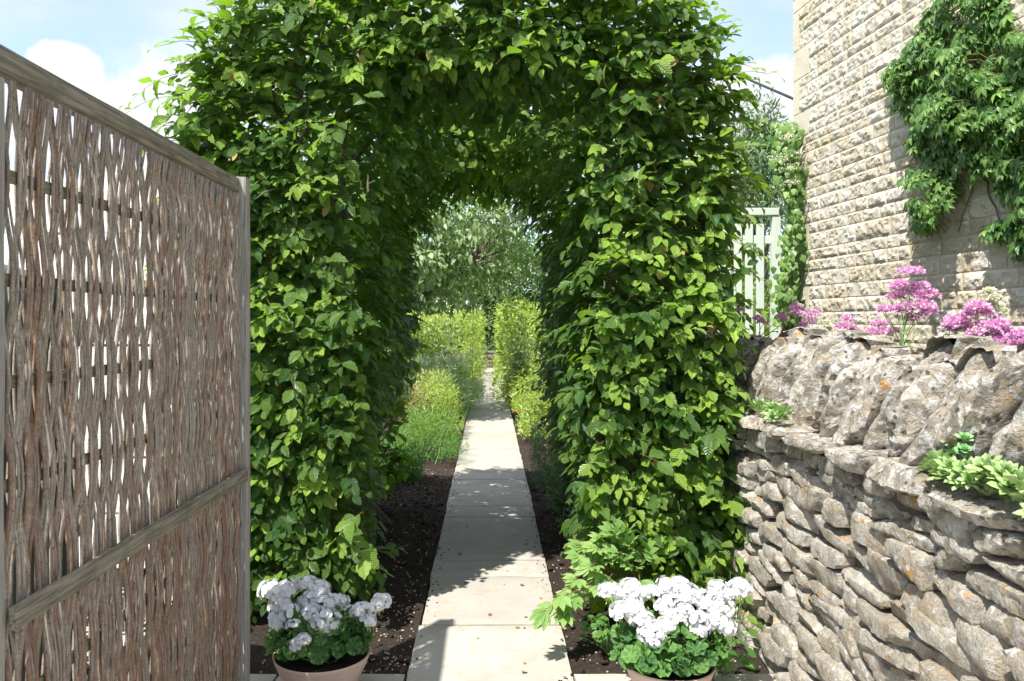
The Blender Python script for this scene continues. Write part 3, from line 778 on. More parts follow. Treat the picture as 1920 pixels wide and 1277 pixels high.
def spray(p, n, L=None, young_or_lit=None, front=False, hang=.42, leaves=None, d0=None, layer=0.0, thin=False):
    r = hr2
    L = L or r.uniform(.12, .26); y_ = r.random() < .16 if young_or_lit is None else young_or_lit
    d = (n * .75 + rv(r, .62) + Vector((0, 0, .12))) if d0 is None else Vector(d0)
    d.normalize(); side = d.cross(Vector((0, 0, 1)))
    if side.length < .1: side = Vector((1, 0, 0))
    side.normalize(); side = (side + rv(r, .5)).normalized()
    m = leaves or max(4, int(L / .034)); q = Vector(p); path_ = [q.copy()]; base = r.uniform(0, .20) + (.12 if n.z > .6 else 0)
    sb = r.uniform(.80, 1.12)
    for i in range(m):
        f = (i + .5) / m; d = (d + Vector((0, 0, -.10 - .05 * r.random())) + rv(r, .08)).normalized()
        q = q + d * (L / m); path_.append(q.copy()); sg = 1 if i % 2 else -1
        ax = d * (.5 + .5 * f) + side * sg * .75 + Vector((0, 0, -hang * r.uniform(.1, 1.4))) + n * .30 + rv(r, .28)
        nm = n * .68 + Vector((-.06, 0, .70)) + rv(r, .46)
        sz = r.triangular(.058, .130, .095) * (1 - .45 * max(0, f - .55) / .45) * sb
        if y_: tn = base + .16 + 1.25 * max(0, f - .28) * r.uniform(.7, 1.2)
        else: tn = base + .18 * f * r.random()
        if y_ and f > .7: sz *= .72
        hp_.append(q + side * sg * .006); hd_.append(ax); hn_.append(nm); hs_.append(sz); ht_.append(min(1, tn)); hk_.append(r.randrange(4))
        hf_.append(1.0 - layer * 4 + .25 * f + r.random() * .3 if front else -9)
    if front or thin: twigs.append((path_, .0022))
def nz(*a): return noise.noise(Vector(a))
def fill(area_pts, dens, fn):
    pass
hollows = [(-.93, 2.74, .17), (-.78, 2.05, .10), (.10, 3.02, .10), (1.02, 2.50, .10), (-1.02, 1.40, .09), (.78, 1.72, .08)]
N = int(3.1 * 3.6 * 280)
for _ in range(N):                                   # front face
    x = hr2.uniform(-1.66, 1.27); z = hr2.uniform(.10, 3.66)
    if z > ztop(x) or opening(x, z): continue
    if z < .18 + .06 * nz(x * 5, 2, 3): continue
    if any((x - a) ** 2 + (z - b) ** 2 < (c * hr2.uniform(.7, 1.2)) ** 2 for a, b, c in hollows) and hr2.random() < .9: continue
    lay = abs(hr2.gauss(0, .10)); 
    y = HY0 + .10 * nz(x * 2.2, z * 2.2, 4) + .05 * nz(x * 6, z * 6, 9) + lay - .12 * max(0, min(1, (z - 2.3)))
    if z < .8 and x < 0: y += .10 * (.8 - z)
    spray((x, y, z), Vector((0, -1, .05)), front=True, layer=lay, young_or_lit=hr2.random() < ((.54 if (x > .45 or z > 2.6) else .28) + .9 * nz(x * 3.1, z * 3.1, 7) if lay < .1 else .04))
for sx, xw in ((1, -.76), (-1, .61)):                # inner faces of the passage
    for _ in range(int(2.6 * 2.7 * 120)):
        y = hr2.uniform(4.3, 6.9); z = hr2.uniform(.12, 2.7); lay = abs(hr2.gauss(0, .09))
        xx = xw - sx * (lay - .05 + .06 * nz(y * 2.5, z * 2.5, sx)) 
        if sx == 1: xx -= .46 * max(0, min(1, (y - 4.35) / 1.3)) * max(0, min(1, (1.35 - z) / .7)); xx -= .04 * (y - 4.3) / 2.5
        if sx == -1: xx += .20 * max(0, min(1, (y - 4.3) / 1.0)) * max(0, min(1, (1.0 - z) / .6))
        if z > 2.30: xx += sx * (z - 2.30) * .8
        if z < .3 and hr2.random() < .5: continue
        spray((xx, y, z), Vector((sx, -.25, .05)), young_or_lit=hr2.random() < .10, hang=.6)
for _ in range(int(3.1 * 3.6 * 240)):                # inner layers behind the front and in front of the back
    x = hr2.uniform(-1.56, 1.2); z = hr2.uniform(.2, 3.4); y = hr2.choice((4.55, 4.78, 5.78, 6.5)) + hr2.uniform(-.08, .08)
    if z > ztop(x) - .05 or opening(x, z, y) or opening(x + .12, z, y) or opening(x - .12, z - .1, y): continue
    spray((x, y, z), Vector((0, -1 if y < 6 else 1, .3)), young_or_lit=False, hang=.6)
for _ in range(int(1.5 * 2.6 * 190)):                # ceiling
    x = hr2.uniform(-.75, .7); y = hr2.uniform(4.3, 6.9)
    if hr2.random() < .85 and -.5 < x < .6 and (abs(y - 5.32) < .22 or abs(y - 6.2) < .14): continue
    z = 3.04 - .10 * (y - 4.3) + abs(hr2.gauss(0, .12)) + .08 * nz(x * 3, y * 3, 1)
    spray((x, y, z), Vector((hr2.uniform(-.4, .4), -.5, -.75)).normalized(), young_or_lit=hr2.random() < .25, hang=1.0)
for _ in range(95):                                  # pale sprays below the roof gap, sunlit glow put into their leaf colour
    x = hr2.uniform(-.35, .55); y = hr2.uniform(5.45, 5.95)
    spray((x, y, 2.92 - .25 * hr2.random() ** 2), Vector((hr2.uniform(-.5, .5), -.8, -.1)).normalized(), young_or_lit=True, hang=.5)
for _ in range(int(3.2 * 2.7 * 190)):                 # top
    x = hr2.uniform(-1.62, 1.26); y = hr2.uniform(4.2, 6.9)
    if hr2.random() < .92 and -.6 < x < .8 and (abs(y - 5.20) < .26 or abs(y - 6.15) < .15): continue
    z = ztop(x) - abs(hr2.gauss(0, .14)) - .03 + (.06 if y < 4.6 else 0)
    spray((x, y, z), Vector((hr2.uniform(-.3, .3), -.2, 1)).normalized(), young_or_lit=hr2.random() < .6, hang=.15, thin=y < 4.5)
for _ in range(int(3.1 * 3.5 * 150)):                 # back
    x = hr2.uniform(-1.7, 1.3); z = hr2.uniform(.2, 3.6)
    if z > ztop(x) or opening(x, z, 6.8): continue
    if z > 2.5: 
        pass
    spray((x, HY1 - abs(hr2.gauss(0, .1)), z), Vector((0, 1, .05)))
for sx, xw in ((-1, -1.60), (1, 1.24)):              # outer sides
    for _ in range(int(2.6 * 3.3 * 110)):
        y = hr2.uniform(4.25, 6.9); z = hr2.uniform(.2, ztop(xw * .98)); lay = abs(hr2.gauss(0, .1))
        if sx > 0 and z < 1.5 and lay < .04: lay = .04
        spray((xw - sx * lay + sx * .04 * nz(y * 3, z * 3, 5), y, z), Vector((sx, -.2, .1)), young_or_lit=hr2.random() < .3, thin=y < 4.7)
for _ in range(90):                                  # loose shoots along the shoulders and top
    ang = hr2.uniform(0, math.pi); x = -.17 + 1.42 * math.cos(ang); z = min(ztop(x), 2.35 + 1.25 * math.sin(ang)); sx = 1 if x > -.17 else -1
    y = hr2.uniform(4.15, 4.9)
    spray((x - sx * .05, y, z - .03), Vector((sx * .6, -.4, .4)).normalized(), L=hr2.uniform(.28, .48), young_or_lit=True, front=y < 4.6, hang=.2, d0=Vector((sx * abs(math.cos(ang)) * 1.1 + hr2.uniform(-.2, .2), -.25, .35 + .5 * math.sin(ang))), leaves=9)
# longer new shoots reaching out of the clipped outline (root, tip)
for a, b_, Y in [((400, 150), (228, 74), 4.2), ((420, 215), (262, 100), 4.3), ((410, 90), (290, 62), 4.25), ((430, 60), (350, 10), 4.2), ((400, 250), (268, 208), 4.3), ((420, 180), (290, 150), 4.5),
                 ((430, 290), (330, 260), 4.3), ((470, 40), (400, -10), 4.2), ((380, 200), (300, 120), 4.4), ((440, 110), (330, 100), 4.1), ((450, 130), (340, 150), 4.2),
                 ((1300, 130), (1424, 98), 4.3), ((1310, 70), (1370, 25), 4.3), ((1310, 180), (1428, 165), 4.3), ((1320, 240), (1440, 205), 4.5), ((1330, 300), (1420, 270), 4.2), ((1330, 330), (1470, 345), 4.4),
                 ((1330, 380), (1425, 400), 4.3), ((1340, 440), (1430, 470), 4.3), ((1350, 500), (1440, 520), 4.35), ((1350, 560), (1460, 580), 4.35), ((1340, 590), (1400, 620), 4.3), ((1350, 640), (1400, 690), 4.25),
                 ((1340, 730), (1400, 735), 4.2), ((1330, 1000), (1395, 1060), 4.15), ((1260, 1000), (1330, 1105), 4.1), ((1150, 200), (1120, 110), 4.1), ((930, 120), (990, 60), 4.05),
                 ((560, 640), (545, 590), 4.1), ((545, 700), (560, 790), 4.1), ((500, 560), (520, 610), 4.1), ((680, 960), (640, 985), 4.1), ((640, 1000), (700, 1070), 4.1), ((560, 350), (640, 375), 4.1),
                 ((620, 240), (590, 270), 4.1), ((1080, 620), (1110, 560), 4.15), ((1200, 850), (1290, 900), 4.1), ((1180, 500), (1130, 480), 4.1), ((1230, 300), (1180, 330), 4.1), ((1250, 640), (1320, 610), 4.1)]:
    p0 = px(*a, Y); p1 = px(*b_, Y - .05); dd = p1 - p0
    spray(p0, Vector((math.copysign(.5, dd.x), -.7, .3)).normalized(), L=dd.length * 1.05, young_or_lit=True, front=True, hang=.25, d0=dd + Vector((0, 0, .25 * dd.length)), leaves=max(6, int(dd.length / .042)))
HP = np.array([tuple(v) for v in hp_]); HDn = np.array([tuple(v) for v in hd_]); HNn = np.array([tuple(v) for v in hn_]); HS = np.array(hs_); HT = np.array(ht_); HF = np.array(hf_); HK = np.array(hk_)
def leaf_parts(root, lv, tmpls, mat, score, name='leaf', count=300, tones=7):
    """lifts the leaves with the best score out of a Leaves set and links each as an object of its own"""
    P, M, T, K = lv.cat(); order = np.argsort(-score)[:count]; keep = np.ones(len(P), bool); keep[order] = False
    cache = {}; L = np.array(root.location)
    from mathutils import Matrix
    for i in order:
        tq = min(tones - 1, int(T[i] * tones)); key = (int(K[i]) % len(tmpls), tq)
        if key not in cache:
            tv, tf, tu = tmpls[key[0]]; cache[key] = mesh_from(name, tv, tf, mat, True, tu, (tq + .5) / tones)
        m = Matrix(M[i].tolist()); o = link(name, cache[key], root)
        m4 = m.to_4x4(); m4.translation = Vector((P[i] - L).tolist()); o.matrix_local = m4
    return keep
lv = Leaves(); lv.add(HP, HDn, HNn, HS, HT, HK)
lb_ = Leaves(); dry = rng.choice(np.where(HF > .9)[0], 70, replace=False)
lb_.add(HP[dry] + np.array([0, -.02, -.02]), HDn[dry] + np.array([0, 0, -1.2]), HNn[dry] + rng.uniform(-.6, .6, (70, 3)), HS[dry] * .75, rng.random(70), HK[dry])
M_dry = leaf_mat('dry_leaf', (0.22, 0.12, 0.05), (0.50, 0.36, 0.14), trans=.2, rough=.6, veins=9)
leaf_parts(hedge, lb_, HL, M_dry, np.zeros(70), 'dry_leaf', 70)
u_ = CX + F * HP[:, 0] / HP[:, 1]; v_ = CY - F * (HP[:, 2] - CAMH) / HP[:, 1]
inview = (u_ > 480) & (u_ < 1420) & (v_ > 10) & (v_ < 1120)
front_y = np.array([HY0 + .10 * nz(p[0] * 2.2, p[2] * 2.2, 4) for p in HP])
score = (front_y - HP[:, 1]) + HS * 1.5 + rng.random(len(HP)) * .12 - 50 * (~inview)
keep = leaf_parts(hedge, lv, HL, M_hedge, score)
o = lv.build('foliage', HL, M_hedge, hedge, keep, tuple(hedge.location)); o['kind'] = 'stuff'
geos = []
for path_, r_ in twigs:
    st = path_[::2] if len(path_) > 5 else path_
    geos.append(tube(st, [r_ * (1 - .6 * i / len(st)) for i in range(len(st))], 3, False))
o = part('twigs', join_geo(geos), M_twig, hedge, True); o['kind'] = 'stuff'
# trunks and limbs inside the hedge
tr = random.Random(3)
for sx in (-1, 1):
    for j in range(4):
        x0 = (-1.05 if sx < 0 else .85) + tr.uniform(-.3, .3); y0 = 4.65 + j * .58
        pts = [Vector((x0, y0, -.05))]; d = Vector((tr.uniform(-.1, .1), 0, 1))
        for i in range(16):
            d = (d + rv(tr, .12) + Vector((0, 0, .12)) + (Vector((-sx * .16, 0, -.05)) if i > 13 else Vector((.0, 0, .1)))).normalized(); pts.append(pts[-1] + d * .20); pts[-1].x = min(pts[-1].x, -.98) if sx < 0 and pts[-1].z < 2.8 else (max(pts[-1].x, .84) if sx > 0 and pts[-1].z < 2.8 else pts[-1].x); pts[-1].z = min(pts[-1].z, 3.4)
        part('trunk', tube(pts, [.045 - .002 * i for i in range(17)], 8), M_bark, hedge, True)
        bg_ = []
        for i in range(2, 17):
            for _ in range(3):
                dd = Vector((tr.uniform(-1, 1), tr.uniform(-1, .5), tr.uniform(.2, .9))).normalized(); q = pts[i].copy(); bp = [q.copy()]
                for _k in range(5): dd = (dd + rv(tr, .3)).normalized(); q = q + dd * .11; q.x = min(1.28, max(.68, q.x)) if sx > 0 else max(-1.68, min(-.72, q.x)); q.z = min(q.z, 3.5); bp.append(q.copy())
                bg_.append(tube(bp, [.010, .008, .006, .005, .004, .002], 4, False))
        part('branches', join_geo(bg_), M_bark, hedge, True)
bg_ = []
for _ in range(26):                                  # limbs crossing over the passage
    s_ = tr.choice((-1, 1)); q = Vector((-1.0 if s_ > 0 else .9, tr.uniform(4.45, 6.8), tr.uniform(2.7, 3.1))); d = Vector((s_ * .75, tr.uniform(-.15, .15), .65)); bp = [q.copy()]
    for _k in range(9): d = (d + rv(tr, .15) + Vector((s_ * .05, 0, -.07))).normalized(); q = q + d * .16; q.z = max(2.95, min(q.z, 3.45)); bp.append(q.copy())
    bg_.append(tube(bp, [.016 - .0014 * i for i in range(10)], 5, False))
part('crossing_limbs', join_geo(bg_), M_bark, hedge, True)

# ------------------------------------------------------------------ generic leafy plants
def stem_geo(p0, p1, r0, r1, bend, r, n=6, sides=5):
    p0, p1 = Vector(p0), Vector(p1); pts = []; side = rv(r, 1); side.z *= .2
    for i in range(n + 1):
        t = i / n; pts.append(p0.lerp(p1, t) + side * bend * math.sin(t * math.pi) + rv(r, bend * .15) * (0 < i < n))
    return tube(pts, [r0 + (r1 - r0) * i / n for i in range(n + 1)], sides, False)
def bush(root, tmpls, mat, c, rad, n, size, tone=(0, .7), seed=1, shell=.45, clumps=0, up=.6, down=0.0, box_=False, zmin=-9, name='foliage', wid=None):
    """leaves through the outer part of a lumpy volume; c, rad in metres"""
    g_ = np.random.default_rng(seed); c = np.array(c, float); rad = np.array(rad, float)
    if box_:
        p = g_.uniform(-1, 1, (n, 3)); f = g_.integers(0, 5, n); sgn = np.where(g_.random(n) < .5, -1., 1.)
        dpt = np.abs(g_.normal(0, .16, n))
        for i, a in ((0, 0), (1, 0), (2, 1), (3, 1), (4, 2)):
            m = f == i; p[m, a] = (1 - dpt[m]) * (sgn[m] if a < 2 else 1)
        nrm = np.zeros((n, 3)); nrm[np.arange(n), np.array([0, 0, 1, 1, 2])[f]] = np.where(f == 4, 1, sgn)
    elif clumps:
        cc = g_.normal(0, 1, (clumps, 3)); cc /= np.linalg.norm(cc, axis=1, keepdims=True); cc *= g_.uniform(.35, .85, (clumps, 1)); cr = g_.uniform(.20, .38, clumps)
        k = g_.integers(0, clumps, n); q = g_.normal(0, 1, (n, 3)); q /= np.linalg.norm(q, axis=1, keepdims=True)
        p = cc[k] + q * (cr[k] * g_.uniform(.45, 1.05, n))[:, None]; nrm = q * .7 + cc[k] * .5
    else:
        q = g_.normal(0, 1, (n, 3)); q /= np.linalg.norm(q, axis=1, keepdims=True); nrm = q.copy()
        lump = np.array([1 + .22 * noise.noise(Vector(tuple(x * 2.3 + seed))) + .12 * noise.noise(Vector(tuple(x * 6 + seed))) for x in q])
        p = q * (lump * (1 - shell * g_.random(n) ** 1.5))[:, None]
    P = c + p * rad
    P += g_.normal(0, .012, P.shape) * min(rad.max(), 1.5)
    if box_: P = P + nrm * np.array([.22 * noise.noise(Vector(tuple(x * 1.6))) + .12 * noise.noise(Vector(tuple(x * 4))) for x in P])[:, None]
    ok = P[:, 2] > max(zmin, 0.0); P, nrm = P[ok], nrm[ok]; n = len(P)
    d = nrm * .6 + g_.uniform(-1, 1, (n, 3)) * .7 + np.array([0, 0, -down + .1]); nn = nrm * .6 + np.array([0, 0, up]) + g_.uniform(-1, 1, (n, 3)) * .5
    br = np.array([noise.noise(Vector(tuple(x * 1.7))) for x in P]) * .35
    T = np.clip(g_.uniform(tone[0], tone[1], n) + br, 0, 1)
    l = Leaves(); l.add(P, d, nn, g_.uniform(size[0], size[1], n), T, g_.integers(0, 50, n), wid)
    o = l.build(name, tmpls, mat, root, None, tuple(root.location)); o['kind'] = 'stuff'; return o
SL = [simple_leaf(.42, .15), simple_leaf(.36, .3), simple_leaf(.5, .05)]
NL = [simple_leaf(.16, .2, .01), simple_leaf(.13, .05, .01)]
ML = [leaf_tmpl(5, .5, .1, .3), leaf_tmpl(5, .45, .1, .15)]
pr = random.Random(77)

# pale dogwood tree beyond the arch
dt = thing('dogwood_tree', 'spreading pale leaved dogwood tree framed by the far end of the arch', 'tree', (-2.5, 13.2, 0))
bush(dt, ML, M_dogw, (-.75, 13.0, 3.15), (2.4, 1.7, 1.5), 9000, (.09, .16), (.0, 1.0), 31, clumps=46, down=.5, zmin=1.75)
gs = [stem_geo((-2.5, 13.2, -.05), (-2.0, 13.2, 1.3), .11, .085, .05, pr, 8, 10), stem_geo((-2.0, 13.2, 1.28), (-.1, 12.8, 2.7), .075, .03, .08, pr, 8, 8)]
part('trunk', join_geo(gs), M_bark, dt, True)
gs = [stem_geo((-2.0, 13.2, 1.28), (-2.3, 13.4, 3.6), .06, .02, .08, pr)]
for i in range(22):
    t = pr.uniform(.25, 1); b0 = Vector((-2.0, 13.2, 1.28)).lerp(Vector((-.1, 12.8, 2.7)), t)
    gs.append(stem_geo(b0, b0 + Vector((pr.uniform(-.5, 1.2), pr.uniform(-.9, .9), pr.uniform(.2, 1.5))), .022, .005, .08, pr))
part('branches', join_geo(gs), M_bark, dt, True)

# big trees far behind
def far_tree(label, x, y, h, rad, mat, seed, n, size, tone, clumps=30, nm='broadleaf_tree', tm=SL):
    t = thing(nm, label, 'tree', (x, y, 0), group='trees at the far end of the garden')
    c = (x, y, h - rad[2] * .9)
    bush(t, tm, mat, c, rad, n, size, tone, seed, clumps=clumps, down=.3, zmin=.3)
    r = random.Random(seed); gs = []
    part('trunk', stem_geo((x, y, -.1), (x + r.uniform(-.3, .3), y, c[2]), .22, .10, .15, r, 8, 10), M_bark, t, True)
    for i in range(12):
        b0 = Vector((x, y, r.uniform(.3, .9) * c[2])); e = Vector((r.uniform(-.7, .7) * rad[0], r.uniform(-.6, .6) * rad[1], r.uniform(-.1, .7) * rad[2])); gs.append(stem_geo(b0, Vector(c) + e, .06, .015, .2, r))
    part('branches', join_geo(gs), M_bark, t, True); return t
far_tree('dense green tree closing the view directly behind the end of the path', .4, 30, 6.2, (3.0, 2.2, 3.3), M_far, 41, 9000, (.14, .24), (.0, .45), 40)
far_tree('grey green tree behind the right golden hedge', 3.3, 26, 4.6, (2.3, 2.0, 2.6), M_olive, 42, 7000, (.10, .18), (.1, .7), 34)
far_tree('tall mid green tree behind the dogwood', -3.8, 28, 7.0, (3.6, 2.5, 3.9), M_far, 43, 9000, (.14, .24), (.2, .9), 40)
far_tree('broad tree far left beyond the boarded fence', -9.5, 24, 4.0, (4.0, 3.0, 2.3), M_far, 44, 6000, (.16, .26), (.1, .8), 36)
far_tree('low bushy tree far right beyond the house', 8.5, 26, 5.0, (3.5, 3.0, 2.8), M_far, 45, 5000, (.16, .26), (.1, .8), 36)
# dark backdrop of woodland
wd = thing('woodland', 'distant belt of dark woodland closing the garden', 'woodland', (0, 60, 0), kind='stuff')
bush(wd, SL, M_far, (0, 60, .5), (60, 4, 7.5), 26000, (.5, 1.0), (.0, .6), 46, shell=.3)

def hedge_box(nm, label, x0, x1, y0, y1, z1, mat, n, size, tone, seed, slope=0.0):
    t = thing(nm, label, 'hedge', ((x0 + x1) / 2, (y0 + y1) / 2, 0))
    bush(t, SL, mat, ((x0 + x1) / 2, (y0 + y1) / 2, z1 / 2), ((x1 - x0) / 2, (y1 - y0) / 2, z1 / 2), n, size, tone, seed, box_=True)
    r = random.Random(seed); gs = []
    for i in range(24):
        xx, yy = r.uniform(x0 + .1, x1 - .1), r.uniform(y0 + .1, y1 - .1); gs.append(stem_geo((xx, yy, -.05), (xx + r.uniform(-.2, .2), yy + r.uniform(-.2, .2), z1 * r.uniform(.75, 1.04)), .012, .003, .04, r))
    part('stems', join_geo(gs), M_bark, t, True); return t
hedge_box('golden_hedge', 'golden green hedge on the left side of the far path', -3.2, -.22, 15.5, 24.5, 1.80, M_gold, 14000, (.06, .11), (.05, .95), 51)
hedge_box('golden_hedge', 'golden green hedge crowding the right side of the far path', .20, 1.9, 14.0, 24.0, 1.95, M_gold, 12000, (.06, .11), (.1, 1.0), 52)
t = thing('golden_shrub', 'loose yellow green shrub beside the path just past the arch on the right', 'shrub', (.85, 11.6, 0))
bush(t, SL, M_gold, (.98, 12.0, .85), (.66, 1.6, 1.10), 9000, (.05, .09), (.0, 1.0), 53, clumps=22)
part('stems', join_geo([stem_geo((.9, 11.7, -.03), (.9 + pr.uniform(-.4, .4), 11.7 + pr.uniform(-.7, .7), 1.75), .01, .003, .06, pr) for _ in range(14)]), M_stemg, t, True)
t = thing('golden_shrub', 'yellow green shrub rising in front of the left golden hedge', 'shrub', (-1.6, 15.2, 0))
bush(t, SL, M_gold, (-1.5, 15.0, .85), (1.0, .8, .85), 5000, (.06, .10), (.0, .9), 54, clumps=18)
part('stems', join_geo([stem_geo((-1.5, 15, -.03), (-1.5 + pr.uniform(-.6, .6), 15 + pr.uniform(-.5, .5), 1.4), .01, .003, .06, pr) for _ in range(14)]), M_stemg, t, True)
# end of the path: shaded stone wall piece
fw = thing('far_wall', 'low stone edging wall seen in the gap at the end of the path', 'garden wall', (0, 27.5, 0))
r7 = random.Random(70); z = 0.0; gs = []
while z < .55:
    h = r7.uniform(.10, .18); x = -2.2
    while x < 2.2:
        L = r7.uniform(.25, .55); V, Fc = rock(L, .3, h * 1.02, int(x * 100) + int(z * 77), (5, 3, 3), 5, 6, .05)
        gs.append(([(v.x + x + L / 2, v.y + 27.5, v.z + z + h / 2) for v in V], Fc)); x += L
    z += h
for_ = 0
o = part('stones', join_geo(gs), M_bark, fw, True); o['kind'] = 'stuff'

def perennial(nm, label, c, rad, n, tm, mat, size, tone, seed, cat='plant', up=.5, clumps=0, stems=18, mats=M_stemg, flower=None, group=None, down=0.0):
    t = thing(nm, label, cat, (c[0], c[1], 0), group)
    bush(t, tm, mat, (c[0], c[1], rad[2] * .45), rad, n, size, tone, seed, up=up, clumps=clumps or 16, down=down)
    r = random.Random(seed)
    part('stems', join_geo([stem_geo((c[0] + r.uniform(-.3, .3) * rad[0], c[1] + r.uniform(-.3, .3) * rad[1], -.03), (c[0] + r.uniform(-.85, .85) * rad[0], c[1] + r.uniform(-.85, .85) * rad[1], rad[2] * r.uniform(.9, 1.35)), .006, .002, .04, r) for _ in range(stems)]), mats, t, True)
    if flower:
        fm, ftm, fn, fs, ztop_ = flower
        g_ = np.random.default_rng(seed + 5); m = fn // 12; cen = np.stack([c[0] + g_.uniform(-.9, .9, m) * rad[0], c[1] + g_.uniform(-.9, .9, m) * rad[1], ztop_ + g_.normal(0, .07, m)], 1)
        P = np.repeat(cen, 12, 0) + g_.normal(0, fs * 1.2, (m * 12, 3)) * np.array([1, 1, .4]); n_ = len(P)
        l = Leaves(); l.add(P, g_.uniform(-1, 1, (n_, 3)) + [0, 0, .3], g_.uniform(-.4, .4, (n_, 3)) + [0, 0, 1], g_.uniform(.6, 1.2, n_) * fs, g_.random(n_))
        o = l.build('blossom', ftm, fm, t, None, tuple(t.location)); o['kind'] = 'stuff'
    return t
perennial('silvery_perennial', 'silvery leaved perennial with a haze of tiny white flowers left of the path', (-.80, 13.2), (.55, .9, .85), 4200, NL, M_silver, (.06, .12), (.1, .9), 61, flower=(M_white_fl, SL, 1400, .02, .98))
perennial('feathery_perennial', 'feathery yellow green perennial spilling left of the sunlit path', (-.78, 11.4), (.62, 1.4, .60), 5200, NL, M_gold, (.05, .10), (.1, 1), 62)
perennial('feathery_perennial', 'grey green bushy perennial touching the left edge of the far path', (-.44, 14.0), (.36, 1.9, .50), 3000, NL, M_silver, (.05, .10), (.0, .6), 63)
perennial('orange_perennial', 'yellow orange tinted perennial among the feathery plants left of the path', (-1.0, 12.1), (.35, .4, .62), 700, NL, M_orange, (.05, .10), (.1, 1), 64)
perennial('cranesbill_mound', 'bright green mound of fine leaves on the soil left of the path', (-.72, 9.3), (.56, .95, .48), 8000, NL, M_bright, (.03, .06), (.0, .8), 65)
perennial('cranesbill_mound', 'small low green plant on the dark soil at the foot of the left hedge', (-.98, 8.1), (.42, .45, .26), 2600, SL, M_bright, (.03, .06), (.0, .5), 66)
perennial('far_border_plant', 'leafy green plant at the left edge of the path near its far end', (-.60, 17.5), (.25, 1.8, .7), 2500, SL, M_bright, (.06, .1), (.1, .8), 67)
perennial('far_border_plant', 'dark green upright plant right of the path before the golden hedge', (.52, 14.8), (.22, .8, .9), 2200, NL, M_lav, (.08, .14), (.0, .5), 68)
perennial('border_shrub', 'yellow green low shrub at the right edge of the path past the bare soil', (.60, 11.2), (.34, 1.7, .50), 2600, SL, M_gold, (.035, .07), (.1, .9), 69)
perennial('purple_sage', 'dusky purple flowered plant at the left end of the far path', (-.42, 21.5), (.2, .9, .6), 1200, NL, M_lav, (.06, .12), (.0, .5), 71, flower=(M_purple_fl, SL, 500, .03, .7))
perennial('lavender_bush', 'grey green lavender bush leaning over the right edge of the path', (.62, 8.0), (.30, .60, .40), 5200, NL, M_lav, (.03, .06), (.0, .8), 72, up=.2, flower=(M_purple_fl, NL, 500, .012, .44))
perennial('lavender_bush', 'small dark lavender clump at the foot of the right hedge inside the arch', (.60, 6.75), (.16, .22, .28), 2200, NL, M_lav, (.03, .06), (.0, .6), 73, up=.2)
perennial('bellflower_clump', 'low green leafy clump at the foot of the right hedge nearest the arch mouth', (.63, 5.65), (.15, .3, .16), 800, SL, M_bright, (.03, .05), (.0, .4), 74)
perennial('under_hedge_shrub', 'deep green shrub in the border behind the left side of the arch', (-1.9, 9.3), (.9, 1.1, 1.3), 6000, SL, M_far, (.06, .1), (.1, .9), 75, cat='shrub')
perennial('under_hedge_shrub', 'deep green shrub in the border behind the right side of the arch', (1.75, 8.9), (.8, 1.4, 1.15), 6000, SL, M_far, (.06, .1), (.1, .9), 76, cat='shrub')
# dry seed heads
for i, (x, y_) in enumerate([(808, 668), (826, 672), (833, 664), (848, 672), (862, 650)]):
    p = px(x, y_, 14.2 + .1 * i)
    t = thing('seed_head', ['leftmost dry seed head above the silvery perennial', 'second dry seed head from the left above the silvery perennial', 'middle dry seed head above the silvery perennial', 'rightmost dry seed head of the lower four', 'tallest dry seed head, furthest right above the silvery perennial'][i], 'seed head', (p.x, p.y, 0), group='dry seed heads left of the path')
    part('stalk', tube([(p.x + .05, p.y, 0), (p.x + .02, p.y, p.z * .6), tuple(p)], [.008, .007, .005], 5), M_twig, t, True)
    V, Fc = rock(.06, .06, .05, i, (4, 4, 4), 2.2, 0, .0); part('pod', ([v + p for v in V], Fc), M_silver, t, True)
# red flower
t = thing('red_flower', 'small red flower low at the right edge of the sunlit path', 'flower', (.26, 12.2, 0))
p = Vector((.36, 11.3, .33)); l = Leaves(); a = np.linspace(0, 5.6, 9); l.add(np.tile(p, (9, 1)), np.stack([np.cos(a), np.sin(a), np.full(9, .2)], 1), np.tile([0, -.5, 1.], (9, 1)), .05, .4)
l.build('petals', SL, M_red_fl, t, None, tuple(t.location))
part('stalk', tube([(.40, 11.35, 0), (.37, 11.3, .2), tuple(p)], [.004, .003, .003], 4), M_stemg, t, True)

# tree and shrubs behind the green fence
ot = thing('grey_green_tree', 'airy grey green tree against the sky between the arch and the stone house', 'tree', (4.7, 13.5, 0))
bush(ot, NL, M_olive, (4.15, 13.2, 3.9), (1.35, 1.2, 1.75), 9500, (.09, .16), (.1, .9), 81, clumps=26, down=.5, wid=1.7)
part('trunk', stem_geo((4.7, 13.5, .9), (4.4, 13.3, 3.6), .12, .06, .1, pr, 8, 8), M_bark, ot, True)
gs = []
for i in range(34):
    b0 = Vector((4.7, 13.5, .9)).lerp(Vector((4.4, 13.3, 3.6)), pr.uniform(.3, 1)); gs.append(stem_geo(b0, (pr.uniform(3.0, 5.3), pr.uniform(12.3, 14), pr.uniform(2.8, 5.4)), .022, .004, .15, pr))
part('branches', join_geo(gs), M_bark, ot, True)
perennial('golden_shrub', 'light green shrub showing above and behind the green fence', (2.9, 9.9), (1.1, .8, 3.25 / 1.45), 7000, SL, M_gold, (.05, .09), (.0, .7), 82, cat='shrub')

